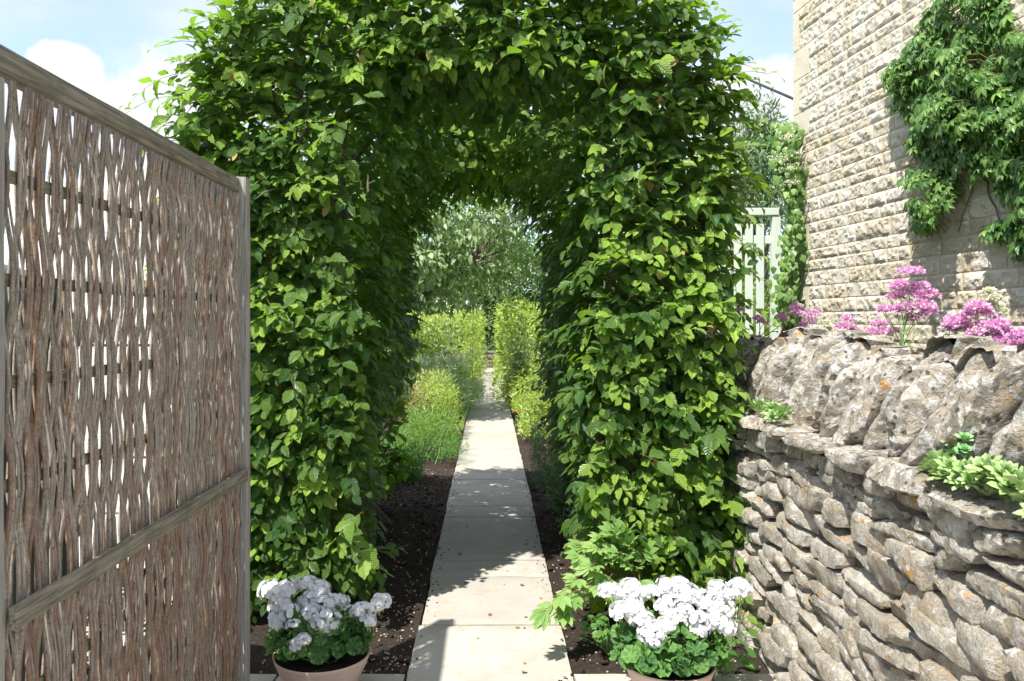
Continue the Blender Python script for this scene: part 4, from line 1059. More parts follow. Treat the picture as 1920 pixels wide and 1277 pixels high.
# climber on the house corner
HEART = [leaf_tmpl(6, .82, .06, .25, 0, peak=.3), leaf_tmpl(6, .75, .1, .4, 0, peak=.3)]
cl = thing('climbing_hydrangea', 'climbing hydrangea with pale green leaves growing up the corner of the stone house', 'climber', tuple(HC))
cr_ = random.Random(9); l = Leaves(); P_, D_, N_, S_, T_ = [], [], [], [], []; fl = []
for _ in range(1500):
    v = cr_.uniform(228, 600); cxx = 1482 + 10 * math.sin(v * .02) + (6 if v > 420 else 0); hw = 24 if v < 370 else (12 if v < 420 else 24)
    u = cr_.gauss(cxx, hw * .5)
    if v < 245: u = cr_.gauss(1480, 12)
    Y = 7.42 - abs(cr_.gauss(0, .12)); p = px(u, v, Y)
    P_.append(p); D_.append(Vector((cr_.uniform(-.6, .5), -.5, -1)) + rv(cr_, .3)); N_.append(Vector((-.3, -1, .5)) + rv(cr_, .35)); S_.append(cr_.uniform(.045, .085)); T_.append(min(1, cr_.uniform(.05, .8)))
PA = [np.array([tuple(v) for v in x]) for x in (P_, D_, N_)]
l.add(PA[0], PA[1], PA[2], np.array(S_), np.array(T_), rng.integers(0, 2, len(P_)))
M_hyd = leaf_mat('climber_leaf', (0.06, 0.14, 0.035), (0.30, 0.42, 0.13), trans=.3, rough=.4, veins=0)
kp = leaf_parts(cl, l, HEART, M_hyd, -PA[0][:, 1] + rng.random(len(P_)) * .1, count=160)
o = l.build('foliage', HEART, M_hyd, cl, kp, tuple(cl.location)); o['kind'] = 'stuff'
part('stem', join_geo([stem_geo(px(1476 + k_ * 9, 640, 7.46), px(1476 + k_ * 6, 240, 7.46), .022, .008, .05, cr_, 10) for k_ in range(-1, 3)]), M_bark, cl, True)
for (u, v, rr_) in [(1478, 262, .12), (1466, 300, .15), (1488, 318, .14), (1480, 345, .10), (1494, 290, .10)]:
    c = px(u, v, 7.16); m = 150; q = rng.normal(0, 1, (m, 3)); q /= np.linalg.norm(q, axis=1, keepdims=True); q[:, 2] = np.abs(q[:, 2]) * .4
    l = Leaves(); l.add(np.array(c) + q * rr_ * rng.random((m, 1)) ** .4, rng.uniform(-1, 1, (m, 3)), q + [0, -.3, 1], rng.uniform(.012, .026, m), rng.random(m) * .6)
    l.build('flower_head', SL, M_cream_fl, cl, None, tuple(cl.location))['kind'] = 'stuff'

# Virginia creeper on the house wall
def wall_hit(u, v, n):
    r_ = (u - CX) / F; base = HC + HN * n
    t = (base.y * r_ - base.x) / (HD.x - HD.y * r_); p = base + HD * t
    p.z = CAMH + (CY - v) / F * p.y; return p
FIVE = []
for arch in (.2, .42):
    b1 = leaf_tmpl(5, .40, .09, arch, peak=.5); b1s = leaf_tmpl(5, .38, .09, arch * 1.1, peak=.5)
    FIVE.append(merge_tmpl([(b1, np.eye(3), (0, 0, 0)), (b1, rotz(.72) * .92, (0, 0, 0)), (b1, rotz(-.72) * .92, (0, 0, 0)), (b1s, rotz(1.5) * .66, (0, 0, 0)), (b1s, rotz(-1.5) * .66, (0, 0, 0))]))
poly = [(1760, -20), (1715, 60), (1690, 105), (1655, 128), (1660, 160), (1680, 180), (1665, 200), (1700, 215), (1715, 240), (1690, 262), (1720, 290), (1745, 300), (1690, 318), (1688, 345), (1715, 345), (1745, 340), (1740, 372), (1700, 375), (1690, 395), (1722, 395), (1712, 420), (1745, 438), (1765, 400), (1790, 365), (1840, 345), (1850, 330), (1870, 350), (1905, 385), (1890, 410), (1835, 425), (1860, 445), (1900, 440), (1908, 480), (1990, 500), (1990, 60), (1900, 60), (1880, -20)]
def inpoly(x, y):
    c = False; j = len(poly) - 1
    for i in range(len(poly)):
        (xi, yi), (xj, yj) = poly[i], poly[j]
        if (yi > y) != (yj > y) and x < (xj - xi) * (y - yi) / (yj - yi) + xi: c = not c
        j = i
    return c
vc = thing('virginia_creeper', 'glossy five fingered creeper hanging in a mass over the right of the house wall', 'climber', tuple(hp(2.2, 1.0)))
cr2 = random.Random(19); P_, D_, N_, S_, T_, tw_ = [], [], [], [], [], []
while len(P_) < 2600:
    u, v = cr2.uniform(1650, 1995), cr2.uniform(-60, 505)
    if not inpoly(u, v): continue
    dens = .35 + 1.3 * max(0, noise.noise(Vector((u * .014, v * .014, 3))) + .35)
    if cr2.random() > dens: continue
    if 1800 < u < 1865 and 320 < v < 400 and cr2.random() < .55: continue
    lump = max(0, noise.noise(Vector((u * .012, v * .012, 8))) + .25)
    n = .03 + cr2.random() * (.09 + .30 * lump)
    p = wall_hit(u, v, n); P_.append(p)
    sd = HD * cr2.uniform(-.5, .5)
    D_.append(sd + HN * .45 + Vector((0, 0, -.75)) + rv(cr2, .35)); N_.append(HN * .8 + Vector((0, 0, .8)) + rv(cr2, .35)); S_.append(cr2.uniform(.045, .085)); 
    T_.append(min(1, max(0, cr2.uniform(-.05, .40) + (.35 if cr2.random() < .22 else 0) + (n - .15) * .6)))
    if cr2.random() < .25:
        q = p - HN * (n * .8) + Vector((0, 0, -.05)); tw_.append(tube([q, q.lerp(p, .6) + Vector((0, 0, .03)), p], [.003, .0025, .0015], 3, False))
PA = [np.array([tuple(v) for v in x]) for x in (P_, D_, N_)]
l = Leaves(); l.add(PA[0], PA[1], PA[2], np.array(S_), np.array(T_), rng.integers(0, 2, len(P_)))
outw = (PA[0] - np.array(HC)) @ np.array(HN)
kp = leaf_parts(vc, l, FIVE, M_creep, outw + rng.random(len(P_)) * .15 - 9 * (PA[0][:, 0] / PA[0][:, 1] > .70))
o = l.build('foliage', FIVE, M_creep, vc, kp, tuple(vc.location)); o['kind'] = 'stuff'
part('leaf_stalks', join_geo(tw_), M_stemr, vc, True)['kind'] = 'stuff'
gs = []
for a, b_ in [((1800, 30), (1745, 430)), ((1800, 30), (1670, 150)), ((1850, 250), (1790, 440)), ((1840, 330), (1900, 470)), ((1850, 250), (1950, 330)), ((1800, 30), (1860, 300)), ((1820, 180), (1700, 320)), ((1880, 420), (1840, 430)), ((1770, 230), (1700, 270)), ((1930, 40), (1850, 250))]:
    for k_ in range(1):
        p0 = wall_hit(a[0] + cr2.uniform(-6, 6), a[1], .02); p1 = wall_hit(b_[0] + cr2.uniform(-8, 8), b_[1] + cr2.uniform(-8, 8), .03)
        n = 9; pts = [p0.lerp(p1, i / n) + HD * .05 * noise.noise(Vector((i * .5, k_ * 9 + a[0], 0))) + Vector((0, 0, .05 * noise.noise(Vector((i * .5, 7, b_[0]))))) for i in range(n + 1)]
        gs.append(tube(pts, [.007 - .0005 * i for i in range(n + 1)], 5, False))
part('stems', join_geo(gs), M_bark, vc, True)

# ------------------------------------------------------------------ red valerian behind the wall
def floret_head(root, c, r_, mat, n=170, seed=0, flat=.6):
    g_ = np.random.default_rng(seed); q = g_.normal(0, 1, (n, 3)); q /= np.linalg.norm(q, axis=1, keepdims=True); q[:, 2] = np.where(q[:, 2] < -.25, -q[:, 2], q[:, 2])
    cc = g_.normal(0, 1, (9, 3)); cc /= np.linalg.norm(cc, axis=1, keepdims=True); cc[:, 2] = np.abs(cc[:, 2]); k = g_.integers(0, 9, n)
    P = np.array(c) + (cc[k] * .62 + q * .42) * np.array([r_, r_, r_ * flat])
    l = Leaves(); l.add(P, q + g_.uniform(-.6, .6, (n, 3)), q * .4 + g_.uniform(-1, 1, (n, 3)) + [0, 0, .5], g_.uniform(.010, .017, n), g_.random(n), wid=1.3)
    return l.build('flower_head', [simple_leaf(.55, .1)], mat, root, None, tuple(root.location))
def valerian(label, base, heads, Y, mat, seed, leaves=12):
    """base and heads in photograph pixels at depth Y"""
    r = random.Random(seed); b0 = px(*base, Y); b0.z = 1.05; root = thing('valerian', label, 'flower', tuple(b0), group=None)
    for i, (u, v, rr_) in enumerate(heads):
        y_ = Y + r.uniform(-.05, .05); c = px(u, v, y_); floret_head(root, c, 1.18 * rr_ * y_ / F, mat, int(110 + rr_ * 14), seed * 50 + i, .75)
        if i == 0: main = (b0.copy(), c.copy()); part('stalk', stem_geo(tuple(b0), tuple(c), .005, .0025, .01, r, 6, 6), M_stemg, root, True)
        else:
            f_ = max(.1, min(.92, (c.z - main[0].z) / max(.05, main[1].z - main[0].z) - .22)); part('side_stalk', stem_geo(tuple(main[0].lerp(main[1], f_)), tuple(c + Vector((0, 0, -.008))), .003, .0018, .012, r, 4, 4), M_stemg, root, True)
    l = Leaves(); n = leaves * 3
    if n:
        t = rng.random(n); tgt = px(*base, Y)
        P = np.stack([b0.x + rng.normal(0, .05, n), b0.y + rng.normal(0, .05, n), 1.08 + t * max(.15, tgt.z - 1.0)], 1)
        a = rng.uniform(0, 6.28, n); l.add(P, np.stack([np.cos(a), np.sin(a), np.full(n, .25)], 1), np.tile([0, 0, 1.], (n, 1)), rng.uniform(.04, .08, n), rng.random(n) * .6)
        l.build('leaves', ML, M_bright, root, None, tuple(root.location))
valerian('tallest pink valerian spike leaning right above the coping stones', (1668, 642), [(1707, 516, 20), (1690, 540, 17), (1725, 545, 17), (1706, 552, 20), (1680, 562, 15), (1740, 560, 18), (1728, 580, 20), (1700, 580, 15), (1660, 585, 12), (1685, 586, 15), (1742, 592, 14), (1715, 600, 15), (1656, 583, 8), (1722, 560, 16)], 3.75, M_pink_fl, 1, 6)
valerian('small pink valerian head just left of the tallest valerian spike', (1648, 640), [(1648, 612, 12), (1640, 628, 14), (1658, 628, 12), (1675, 622, 8)], 3.9, M_pink_fl, 2, 4)
valerian('pale pink valerian low over the coping third from the left', (1590, 640), [(1588, 600, 8), (1583, 618, 14), (1600, 622, 10), (1570, 625, 8)], 4.2, M_pink_fl, 3, 3)
valerian('pink valerian pair rising by the foot of the house corner', (1505, 640), [(1497, 580, 13), (1493, 592, 12), (1520, 592, 13), (1518, 606, 13), (1505, 615, 11), (1508, 628, 10)], 4.9, M_pink_fl, 4, 30)
valerian('faded pink valerian between the hedge and the house climber', (1425, 625), [(1424, 602, 11), (1430, 606, 9), (1464, 596, 7), (1470, 602, 6)], 5.0, M_pink_fl, 5, 6)
valerian('faint pink valerian nearest the right side of the hedge', (1388, 612), [(1386, 585, 9), (1378, 592, 7)], 5.2, M_pink_fl, 6, 4)
valerian('large round pink valerian heads near the right edge of the picture', (1790, 650), [(1793, 606, 18), (1780, 616, 12), (1808, 616, 14), (1790, 622, 16)], 3.25, M_pink_fl, 7, 5)
valerian('pink valerian with a dome head under the white valerian', (1830, 650), [(1833, 582, 17), (1820, 592, 12), (1848, 592, 12), (1840, 612, 12), (1852, 618, 12), (1828, 630, 13), (1848, 638, 13)], 3.15, M_pink_fl, 8, 5)
valerian('pink valerian cluster second from the right edge of the picture', (1875, 655), [(1872, 612, 16), (1860, 622, 12), (1885, 625, 13), (1874, 634, 14), (1868, 645, 12)], 3.05, M_pink_fl, 9, 4)
valerian('pink valerian cut by the right edge of the picture', (1915, 660), [(1908, 632, 14), (1896, 640, 12), (1920, 645, 15), (1905, 650, 12)], 2.95, M_pink_fl, 10, 3)
valerian('white valerian spire standing behind the pink ones at the right', (1868, 640), [(1855, 550, 10), (1862, 562, 10), (1868, 575, 10), (1855, 572, 8), (1876, 585, 8), (1865, 590, 9)], 3.6, M_cream_fl, 11, 5)
valerian('low white valerian between two pink ones beside the house', (1548, 635), [(1546, 612, 11), (1555, 620, 8), (1540, 622, 8)], 4.7, M_cream_fl, 12, 6)

# ------------------------------------------------------------------ houseleeks on the ledge
def rosette_mesh(nm, seed, n=26, mat=None, wid=.45, openness=1.0):
    g_ = random.Random(seed); items = []
    b1 = leaf_tmpl(4, wid, .12, -.18, peak=.6)
    for i in range(n):
        t = i / n; a = i * 2.4; el = .15 + 1.15 * t * openness; s_ = 1 - .62 * t
        items.append((b1, rotz(a) @ rotx(el) * s_, (0, 0, .06 + .22 * t)))
    V, Fc, U = merge_tmpl(items); T = [min(1, .15 + .65 * (1 - i // (len(b1[0])) / n) + g_.uniform(-.1, .1)) for i in range(len(V))]
    return mesh_from(nm, V, Fc, mat, True, U, T)
ROS = [rosette_mesh('rosette', k_, 24, M_succ, .42, .9 + .1 * k_) for k_ in range(3)]; ROS2 = [rosette_mesh('rosette', 9 + k_, 14, M_succ2, .75, .8) for k_ in range(2)]
def rosettes(root, spots, meshes, r):
    for x, y_, z_, s_ in spots:
        o = link('rosette', meshes[r.randrange(len(meshes))], root); o.location = Vector((x, y_, z_)) - root.location
        o.scale = (s_,) * 3; o.rotation_euler = (r.uniform(.0, .7), r.uniform(-.8, -.1), r.uniform(0, 6.28))
sr = random.Random(4)
def ledge(u, off=0.0): X = WX + .05 + off; return X, X * F / (u - CX)
s1 = thing('stonecrop', 'tall blue green stonecrop stems at the back of the houseleeks on the wall ledge', 'succulent', (1.40, 2.35, 1.12))
rosettes(s1, [(*ledge(1790 + sr.uniform(-18, 22), .05 + sr.uniform(0, .02)), 1.15 + sr.uniform(0, .11), sr.uniform(.022, .034)) for _ in range(14)], ROS2, sr)
s2 = thing('houseleek', 'pale green houseleek rosettes filling the wall ledge below the stonecrop', 'succulent', (1.36, 2.3, 1.12))
rosettes(s2, [(*ledge(sr.uniform(1750, 1835), sr.uniform(-.015, .04)), 1.128 + sr.uniform(0, .04), sr.uniform(.034, .062)) for _ in range(34)], ROS, sr)
s3 = thing('houseleek', 'houseleek rosettes spilling over the ledge at the right edge of the picture', 'succulent', (1.36, 2.0, 1.12))
rosettes(s3, [(*ledge(sr.uniform(1850, 1960), sr.uniform(-.03, .05)), 1.12 + sr.uniform(-.01, .07), sr.uniform(.038, .070)) for _ in range(44)], ROS, sr)
s4 = thing('houseleek', 'small cluster of houseleeks on the ledge at the far left of the wall', 'succulent', (1.38, 3.85, 1.12))
rosettes(s4, [(*ledge(sr.uniform(1405, 1475), sr.uniform(0, .05)), 1.125 + sr.uniform(0, .05), sr.uniform(.034, .062)) for _ in range(24)], ROS, sr)

# ------------------------------------------------------------------ geraniums in terracotta bowls
def geranium_leaf(seed):
    r = random.Random(seed); n = 35; V = [(0, .0, .0)]; U = [(.5, .5)]
    ph = r.uniform(0, 6)
    for ring, rr_ in ((1, .45), (2, .82), (3, 1.0)):
        for i in range(n):
            a = -math.pi / 2 + .16 + (2 * math.pi - .32) * i / (n - 1)
            sc1 = 1 + (.07 * abs(math.sin(a * 3.5 + .6)) + .03 * math.sin(a * 17)) * (ring / 3)
            z = .18 * rr_ ** 2 + .07 * rr_ * math.sin(a * 7 + ph) - .05 * rr_
            V.append((rr_ * .5 * sc1 * math.cos(a), rr_ * .5 * sc1 * math.sin(a) + .0, z)); U.append((.5 + .5 * rr_ * math.cos(a), .5 + .5 * rr_ * math.sin(a)))
    Fc = [(0, 1 + i, 2 + i) for i in range(n - 1)]
    for ring in range(2):
        b1 = 1 + ring * n; b2 = b1 + n; Fc += [(b1 + i, b2 + i, b2 + i + 1, b1 + i + 1) for i in range(n - 1)]
    return V, Fc, U
def mat_ger():
    m, b = new_mat('zonal_leaf'); tone = b.n('ShaderNodeAttribute', attribute_name='tone').outputs['Fac']
    sx = b.n('ShaderNodeSeparateXYZ', {0: b.n('ShaderNodeUVMap').outputs[0]}); u = b.math('SUBTRACT', sx.outputs[0], .5); v = b.math('SUBTRACT', sx.outputs[1], .5)
    rr_ = b.math('MULTIPLY', b.math('SQRT', b.math('ADD', b.math('MULTIPLY', u, u), b.math('MULTIPLY', v, v))), 2.0); an = b.math('ARCTAN2', v, u)
    ray = b.math('POWER', b.math('ABSOLUTE', b.math('SINE', b.math('MULTIPLY', an, 3.5))), 12.0)
    col = b.mix(tone, (0.035, 0.11, 0.028), (0.16, 0.33, 0.06)); zone = b.math('MULTIPLY', b.ramp(rr_, .35, .55), b.ramp(rr_, .80, .65))
    col = b.mix(b.math('MULTIPLY', zone, .5), col, b.mix(1.0, col, (.45, .5, .5), 'MULTIPLY')); col = b.mix(b.math('MULTIPLY', ray, .35), col, (0.20, 0.34, 0.10))
    bm_ = b.n('ShaderNodeBump', {'Height': b.math('ADD', ray, b.noise(120, 3, b.pos())), 'Strength': .5, 'Distance': .003})
    p = b.n('ShaderNodeBsdfPrincipled', {'Base Color': col, 'Roughness': .6, 'Specular IOR Level': .3, 'Normal': bm_.outputs[0]})
    tr_ = b.n('ShaderNodeBsdfTranslucent', {'Color': b.mix(.5, col, (.2, .4, .03))}); mx = b.n('ShaderNodeMixShader', {0: .22, 1: p.outputs[0], 2: tr_.outputs[0]})
    b.t.links.new(mx.outputs[0], b.n('ShaderNodeOutputMaterial').inputs[0]); return m
M_zonal = mat_ger()
GL = [geranium_leaf(k_) for k_ in range(4)]
def petal_tmpl():
    V = [(0, 0, 0)]; U = [(.5, 0)]; 
    for t, w_, z in ((.4, .26, .05), (.75, .46, .10), (.95, .34, .08)):
        for s_ in (-1, 0, 1): V.append((s_ * w_, t, z + (.06 if s_ else 0))); U.append((.5 + s_ * .5, t))
    return V, [(0, 2, 1), (0, 3, 2), (1, 2, 5, 4), (2, 3, 6, 5), (4, 5, 8, 7), (5, 6, 9, 8)], U
PT = petal_tmpl()
FLOWER = merge_tmpl([(PT, rotz(k_ * 2 * math.pi / 5) @ rotx(.25), (0, 0, 0)) for k_ in range(5)])
def flower_head_mesh(seed, n=30):
    g_ = np.random.default_rng(seed); q = []
    for i in range(n):
        z = 1 - 1.35 * (i + .5) / n; a = i * 2.39996; s_ = math.sqrt(max(0, 1 - z * z)); q.append((s_ * math.cos(a), s_ * math.sin(a), z))
    q = np.array(q) + g_.normal(0, .10, (n, 3)); P = q * np.array([1, 1, .72]) * g_.uniform(.75, 1.05, (n, 1))
    l = Leaves(); tang = np.cross(q, g_.uniform(-1, 1, (n, 3))); l.add(P, tang, q + g_.uniform(-.3, .3, (n, 3)), g_.uniform(.29, .38, n), g_.random(n))
    o = l.build('flower_head', [FLOWER], M_white_fl); me = o.data; bpy.data.objects.remove(o); return me
FH = [flower_head_mesh(k_, 42) for k_ in range(5)]
def geranium(label, x, y, dia, h, heads, seed, yellow=None, foliage=(.25, .24)):
    r = random.Random(seed); root = thing('potted_geranium', label, 'potted plant', (x, y, 0)); R0 = dia / 2
    prof = [(0.001, .006), (R0 * .52, .006), (R0 * .56, .012), (R0 * .74, h * .35), (R0 * .89, h * .68), (R0 * .985, h * .93), (R0 * 1.0, h * .99), (R0 * .985, h), (R0 * .955, h * .985), (R0 * .94, h * .93), (R0 * .84, h * .65), (0.001, h * .6)]
    V, Fc = [], []; ns = 56
    for pr_, pz in prof:
        for k_ in range(ns): V.append((x + pr_ * math.cos(2 * math.pi * k_ / ns), y + pr_ * math.sin(2 * math.pi * k_ / ns), pz))
    for i in range(len(prof) - 1):
        for k_ in range(ns): Fc.append((i * ns + k_, i * ns + (k_ + 1) % ns, (i + 1) * ns + (k_ + 1) % ns, (i + 1) * ns + k_))
    part('bowl', (V, Fc), M_terra, root, True)
    V, Fc = [(x, y, h * .90)], []; nr_, na = 8, 40
    for i in range(1, nr_ + 1):
        for k_ in range(na):
            a = 2 * math.pi * k_ / na; q = Vector((x + R0 * .935 * i / nr_ * math.cos(a), y + R0 * .935 * i / nr_ * math.sin(a), 0)); V.append((q.x, q.y, h * .88 + .012 * noise.noise(q * 40)))
    for k_ in range(na): Fc.append((0, 1 + k_, 1 + (k_ + 1) % na))
    for i in range(nr_ - 1):
        for k_ in range(na): Fc.append((1 + i * na + k_, 1 + (i + 1) * na + k_, 1 + (i + 1) * na + (k_ + 1) % na, 1 + i * na + (k_ + 1) % na))
    part('soil', (V, Fc), M_soil, root, True)
    l = Leaves(); P, D, N, S, T = [], [], [], [], []; stalks = []
    for i in range(190):
        a = r.uniform(0, 6.28); el = math.asin(r.uniform(.02, 1)); sh = r.uniform(.72, 1.0)
        q = Vector((math.cos(a) * math.cos(el), math.sin(a) * math.cos(el), math.sin(el)))
        p = Vector((x, y, h + .035)) + Vector((q.x * foliage[0], q.y * foliage[0] * .85, q.z * foliage[1] * .82)) * sh
        if p.z < h * .95 and (Vector((p.x - x, p.y - y, 0)).length < R0 * 1.02): p.z = h * .98 + r.uniform(0, .02)
        P.append(p); t_ = Vector((r.uniform(-1, 1), r.uniform(-1, 1), -.5)); D.append(t_); N.append(q * .8 + Vector((0, -.15, .55)) + rv(r, .35)); S.append(r.uniform(.045, .082)); T.append(min(1, max(0, r.uniform(0, .5) + (.4 if r.random() < .12 else 0))))
        if r.random() < .35: b0 = Vector((x + r.uniform(-.06, .06), y + r.uniform(-.06, .06), h * .85)); stalks.append(stem_geo(b0, p, .0035, .002, .015, r, 4, 4))
    PA = [np.array([tuple(v) for v in z_]) for z_ in (P, D, N)]; l.add(PA[0], PA[1], PA[2], np.array(S), np.array(T), rng.integers(0, 4, len(P)))
    leaf_parts(root, l, GL, M_zonal, -PA[0][:, 1], count=190)
    part('leaf_stalks', join_geo(stalks), M_stemg, root, True)['kind'] = 'stuff'
    buds = Leaves()
    for i, (u, v, s_, dy) in enumerate(heads):
        c = px(u, v, y + dy); o = link('flower_head', FH[i % 5], root); o.location = c - root.location; o.scale = (s_ * y / F,) * 3
        o.rotation_euler = (r.uniform(.15, .65), r.uniform(-.25, .25), r.uniform(0, 6.28))
        b0 = Vector((x + r.uniform(-.08, .08), y + r.uniform(-.06, .06), h)); part('flower_stalk', stem_geo(b0, c, .003, .0022, .02, r, 5, 5), M_stemg, root, True)
        if r.random() < .7:
            m = 9; a = rng.uniform(0, 6.28, m); cc = np.array(c) + np.array([0, -.012, -.5 * s_ * y / F]); buds.add(cc + rng.normal(0, .008, (m, 3)), np.stack([np.cos(a) * .5, np.sin(a) * .5 - .3, -np.ones(m)], 1), np.tile([0, -1., .2], (m, 1)), rng.uniform(.014, .024, m), .8)
    if buds.p: buds.build('buds', [leaf_tmpl(4, .35, .2, 0)], M_gold, root, None, tuple(root.location))['kind'] = 'stuff'
    return root
geranium('terracotta bowl of white geraniums at the foot of the left hedge beside the willow screen', -.715, 3.40, .41, .19,
         [(508, 1108, 21, 0), (535, 1106, 20, .03), (524, 1132, 20, .0), (540, 1150, 20, -.05), (522, 1165, 20, -.05), (548, 1172, 14, -.08), (577, 1096, 20, .06), (598, 1104, 20, .05), (588, 1122, 22, .02), (572, 1128, 14, .02), (606, 1136, 24, -.02), (625, 1130, 20, .02), (586, 1150, 20, -.05), (604, 1162, 23, -.08), (618, 1170, 22, -.08), (640, 1128, 15, .04), (645, 1152, 13, .0), (680, 1150, 22, -.02), (690, 1162, 16, -.03), (714, 1130, 19, .03), (656, 1140, 8, .02), (558, 1208, 14, -.16), (568, 1200, 13, -.16)], 21, foliage=(.225, .20))
geranium('terracotta bowl of white geraniums beside the dry stone wall', .748, 3.32, .375, .185,
         [(1140, 1108, 19, .05), (1160, 1112, 15, .05), (1182, 1102, 19, .05), (1205, 1115, 20, .03), (1188, 1130, 18, .0), (1225, 1110, 16, .03), (1250, 1100, 19, .05), (1275, 1098, 19, .06), (1292, 1114, 22, .02), (1315, 1122, 18, .02), (1325, 1138, 18, -.0), (1345, 1104, 19, .05), (1382, 1108, 25, .03), (1355, 1140, 22, -.02), (1168, 1150, 23, -.04), (1190, 1145, 20, -.04), (1205, 1165, 23, -.07), (1220, 1185, 22, -.10), (1228, 1198, 18, -.12), (1250, 1172, 18, -.08), (1245, 1140, 17, -.02), (1268, 1158, 20, -.05), (1285, 1145, 16, -.02), (1305, 1165, 22, -.07), (1312, 1180, 18, -.08), (1335, 1165, 18, -.05), (1358, 1172, 20, -.05), (1255, 1125, 15, .0)], 22, foliage=(.24, .185))

l = Leaves(); n = 46; yy_ = 2.9 + rng.random(n) ** 1.5 * 5; xx_ = rng.uniform(-.36, .36, n); a = rng.uniform(0, 6.28, n)
l.add(np.stack([xx_, yy_, np.full(n, .019)], 1), np.stack([np.cos(a), np.sin(a), np.zeros(n)], 1), np.stack([rng.uniform(-.3, .3, n), rng.uniform(-.3, .3, n), np.ones(n)], 1), rng.uniform(.012, .04, n), rng.random(n), rng.integers(0, 4, n))
o = l.build('fallen_leaves', HL, M_dry); tag(o, kind='stuff')
l = Leaves(); n = 220; yy_ = 2.7 + rng.random(n) * 6; xx_ = np.where(rng.random(n) < .5, -1, 1) * (.372 - np.abs(rng.normal(0, .035, n))); a = rng.uniform(0, 6.28, n)
l.add(np.stack([xx_, yy_, np.full(n, .015)], 1), np.stack([np.cos(a), np.sin(a), np.zeros(n)], 1), np.tile([0, 0, 1.], (n, 1)), rng.uniform(.003, .012, n), 0)
o = l.build('soil_crumbs', [peb], M_soil); tag(o, kind='stuff')
# ------------------------------------------------------------------ pale lobed plant by the path
def lobed():
    b1 = leaf_tmpl(5, .34, .05, .10, peak=.55); b2 = leaf_tmpl(5, .30, .05, .12, peak=.55)
    return merge_tmpl([(b1, np.eye(3), (0, .0, 0)), (b1, rotz(.42) * .90, (0, .02, 0)), (b1, rotz(-.42) * .90, (0, .02, 0)), (b2, rotz(.85) * .62, (0, .03, 0)), (b2, rotz(-.85) * .62, (0, .03, 0))])
LB = [lobed()]
bh = thing('bleeding_heart', 'pale green lobed leaf plant arching over the path edge left of the right geranium', 'plant', (.78, 4.25, 0))
br_ = random.Random(14); l = Leaves(); P, D, N, S, T = [], [], [], [], []; sg_ = []
ends = [(1068, 1010, 4.05), (1085, 1040, 4.0), (1120, 1000, 4.05), (1150, 990, 4.05), (1105, 1060, 3.95), (1075, 1085, 3.9), (1130, 1045, 4.0), (1160, 1035, 4.0), (1180, 1015, 4.05), (1095, 1100, 3.9), (1140, 1085, 3.95), (1185, 1060, 4.0), (1035, 1120, 3.75), (1050, 1128, 3.75), (1020, 1145, 3.7), (1022, 1165, 3.68), (1115, 1025, 4.0), (1150, 1120, 3.85), (1200, 1090, 3.9), (1170, 975, 4.1), (1210, 1030, 4.05)]
base = Vector((.78, 4.25, 0))
for u, v, Y in ends:
    e = px(u, v, Y); mid = base.lerp(e, .55) + Vector((0, 0, .10)); pts = [base + rv(br_, .03), base.lerp(mid, .5) + Vector((0, 0, .05)), mid, mid.lerp(e, .6) + Vector((0, 0, .03)), e]; pts[0].z = -.01
    sg_.append(tube(pts, [.0045, .004, .0035, .0025, .0015], 5, False)); out_ = (e - mid).normalized()
    for k_ in range(br_.choice((3, 4, 5))):
        f = br_.uniform(.35, 1); p = mid.lerp(e, f); sd = out_.cross(Vector((0, 0, 1))) * (1 if k_ % 2 else -1)
        P.append(p); D.append(out_ * .8 + sd * (.7 if k_ else 0) + Vector((0, 0, -.25)) + rv(br_, .2)); N.append(Vector((0, -.55, .8)) + rv(br_, .3)); S.append(br_.uniform(.075, .115)); T.append(br_.uniform(.1, .9))
PA = [np.array([tuple(v) for v in z_]) for z_ in (P, D, N)]; l.add(PA[0], PA[1], PA[2], np.array(S), np.array(T))
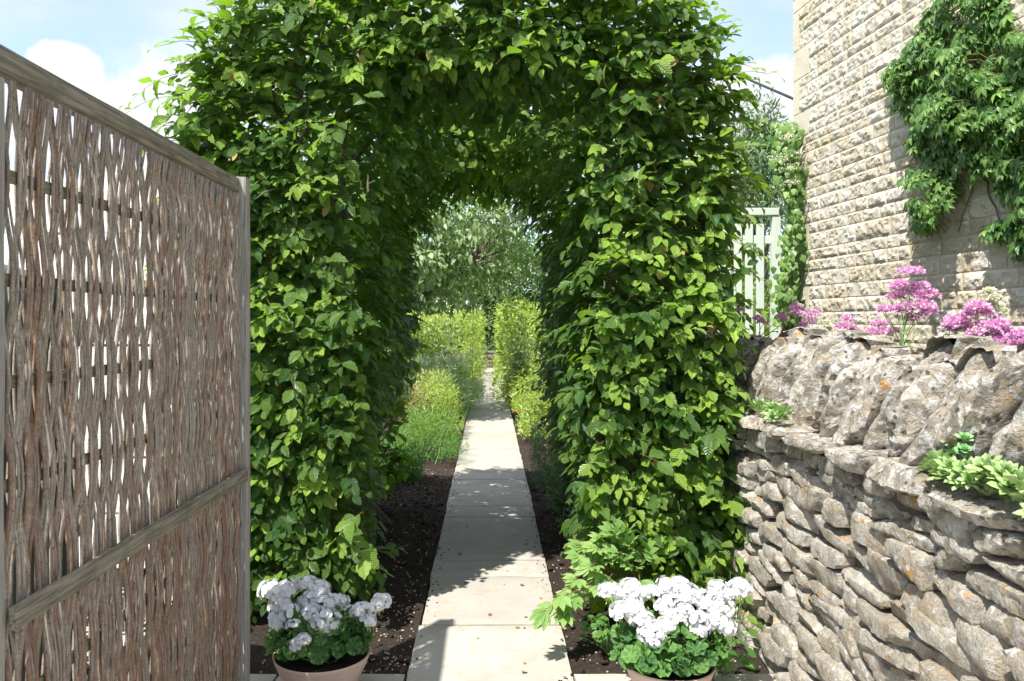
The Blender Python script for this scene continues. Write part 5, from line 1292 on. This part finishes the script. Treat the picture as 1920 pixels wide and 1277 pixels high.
leaf_parts(bh, l, LB, M_peony, -PA[0][:, 1], count=300); part('stems', join_geo(sg_), M_stemr, bh, True)
# small plants round the right pot
def low_plant(nm, label, c, n, spread, h, tm, mat, size, tone, seed):
    r = random.Random(seed); t = thing(nm, label, 'plant', (c[0], c[1], 0)); l = Leaves(); P, D, N, S, T, sg = [], [], [], [], [], []
    for i in range(n):
        a = r.uniform(0, 6.28); f = r.uniform(.2, 1); p = Vector((c[0] + math.cos(a) * spread * f, c[1] + math.sin(a) * spread * f, h * r.uniform(.35, 1) * (1.15 - .5 * f)))
        P.append(p); D.append(Vector((math.cos(a), math.sin(a), -.15)) + rv(r, .3)); N.append(Vector((0, -.35, 1)) + rv(r, .35)); S.append(r.uniform(*size)); T.append(r.uniform(*tone))
        sg.append(stem_geo((c[0] + r.uniform(-.02, .02), c[1] + r.uniform(-.02, .02), -.02), p, .003, .0015, .02, r, 4, 4))
    PA = [np.array([tuple(v) for v in z_]) for z_ in (P, D, N)]; l.add(PA[0], PA[1], PA[2], np.array(S), np.array(T)); leaf_parts(t, l, tm, mat, -PA[0][:, 1], count=300)
    part('stems', join_geo(sg), M_stemg, t, True); return t
low_plant('parsley_clump', 'mid green cut leaved clump on the soil just left of the right geranium', (.60, 3.85), 60, .14, .20, LB, M_bright, (.03, .05), (.1, .7), 91)
low_plant('bramble_seedling', 'broad leaved green seedling between the right geranium and the stone wall', (1.05, 3.62), 14, .12, .18, HL, M_bright, (.06, .09), (.0, .5), 92)
low_plant('bramble_seedling', 'small green self sown leaves at the base of the dry stone wall behind the geranium', (1.18, 3.95), 26, .14, .40, HL, M_hedge, (.06, .09), (.1, .7), 93)
low_plant('weed_seedling', 'tiny green weed on the dark soil left of the path', (-.62, 5.6), 9, .05, .03, SL, M_bright, (.02, .03), (.1, .5), 94)
low_plant('weed_seedling', 'tiny pale weed on the bare soil right of the path near the arch mouth', (.50, 5.0), 8, .05, .03, SL, M_bright, (.02, .03), (.3, .8), 95)
print('objects', len(bpy.data.objects))
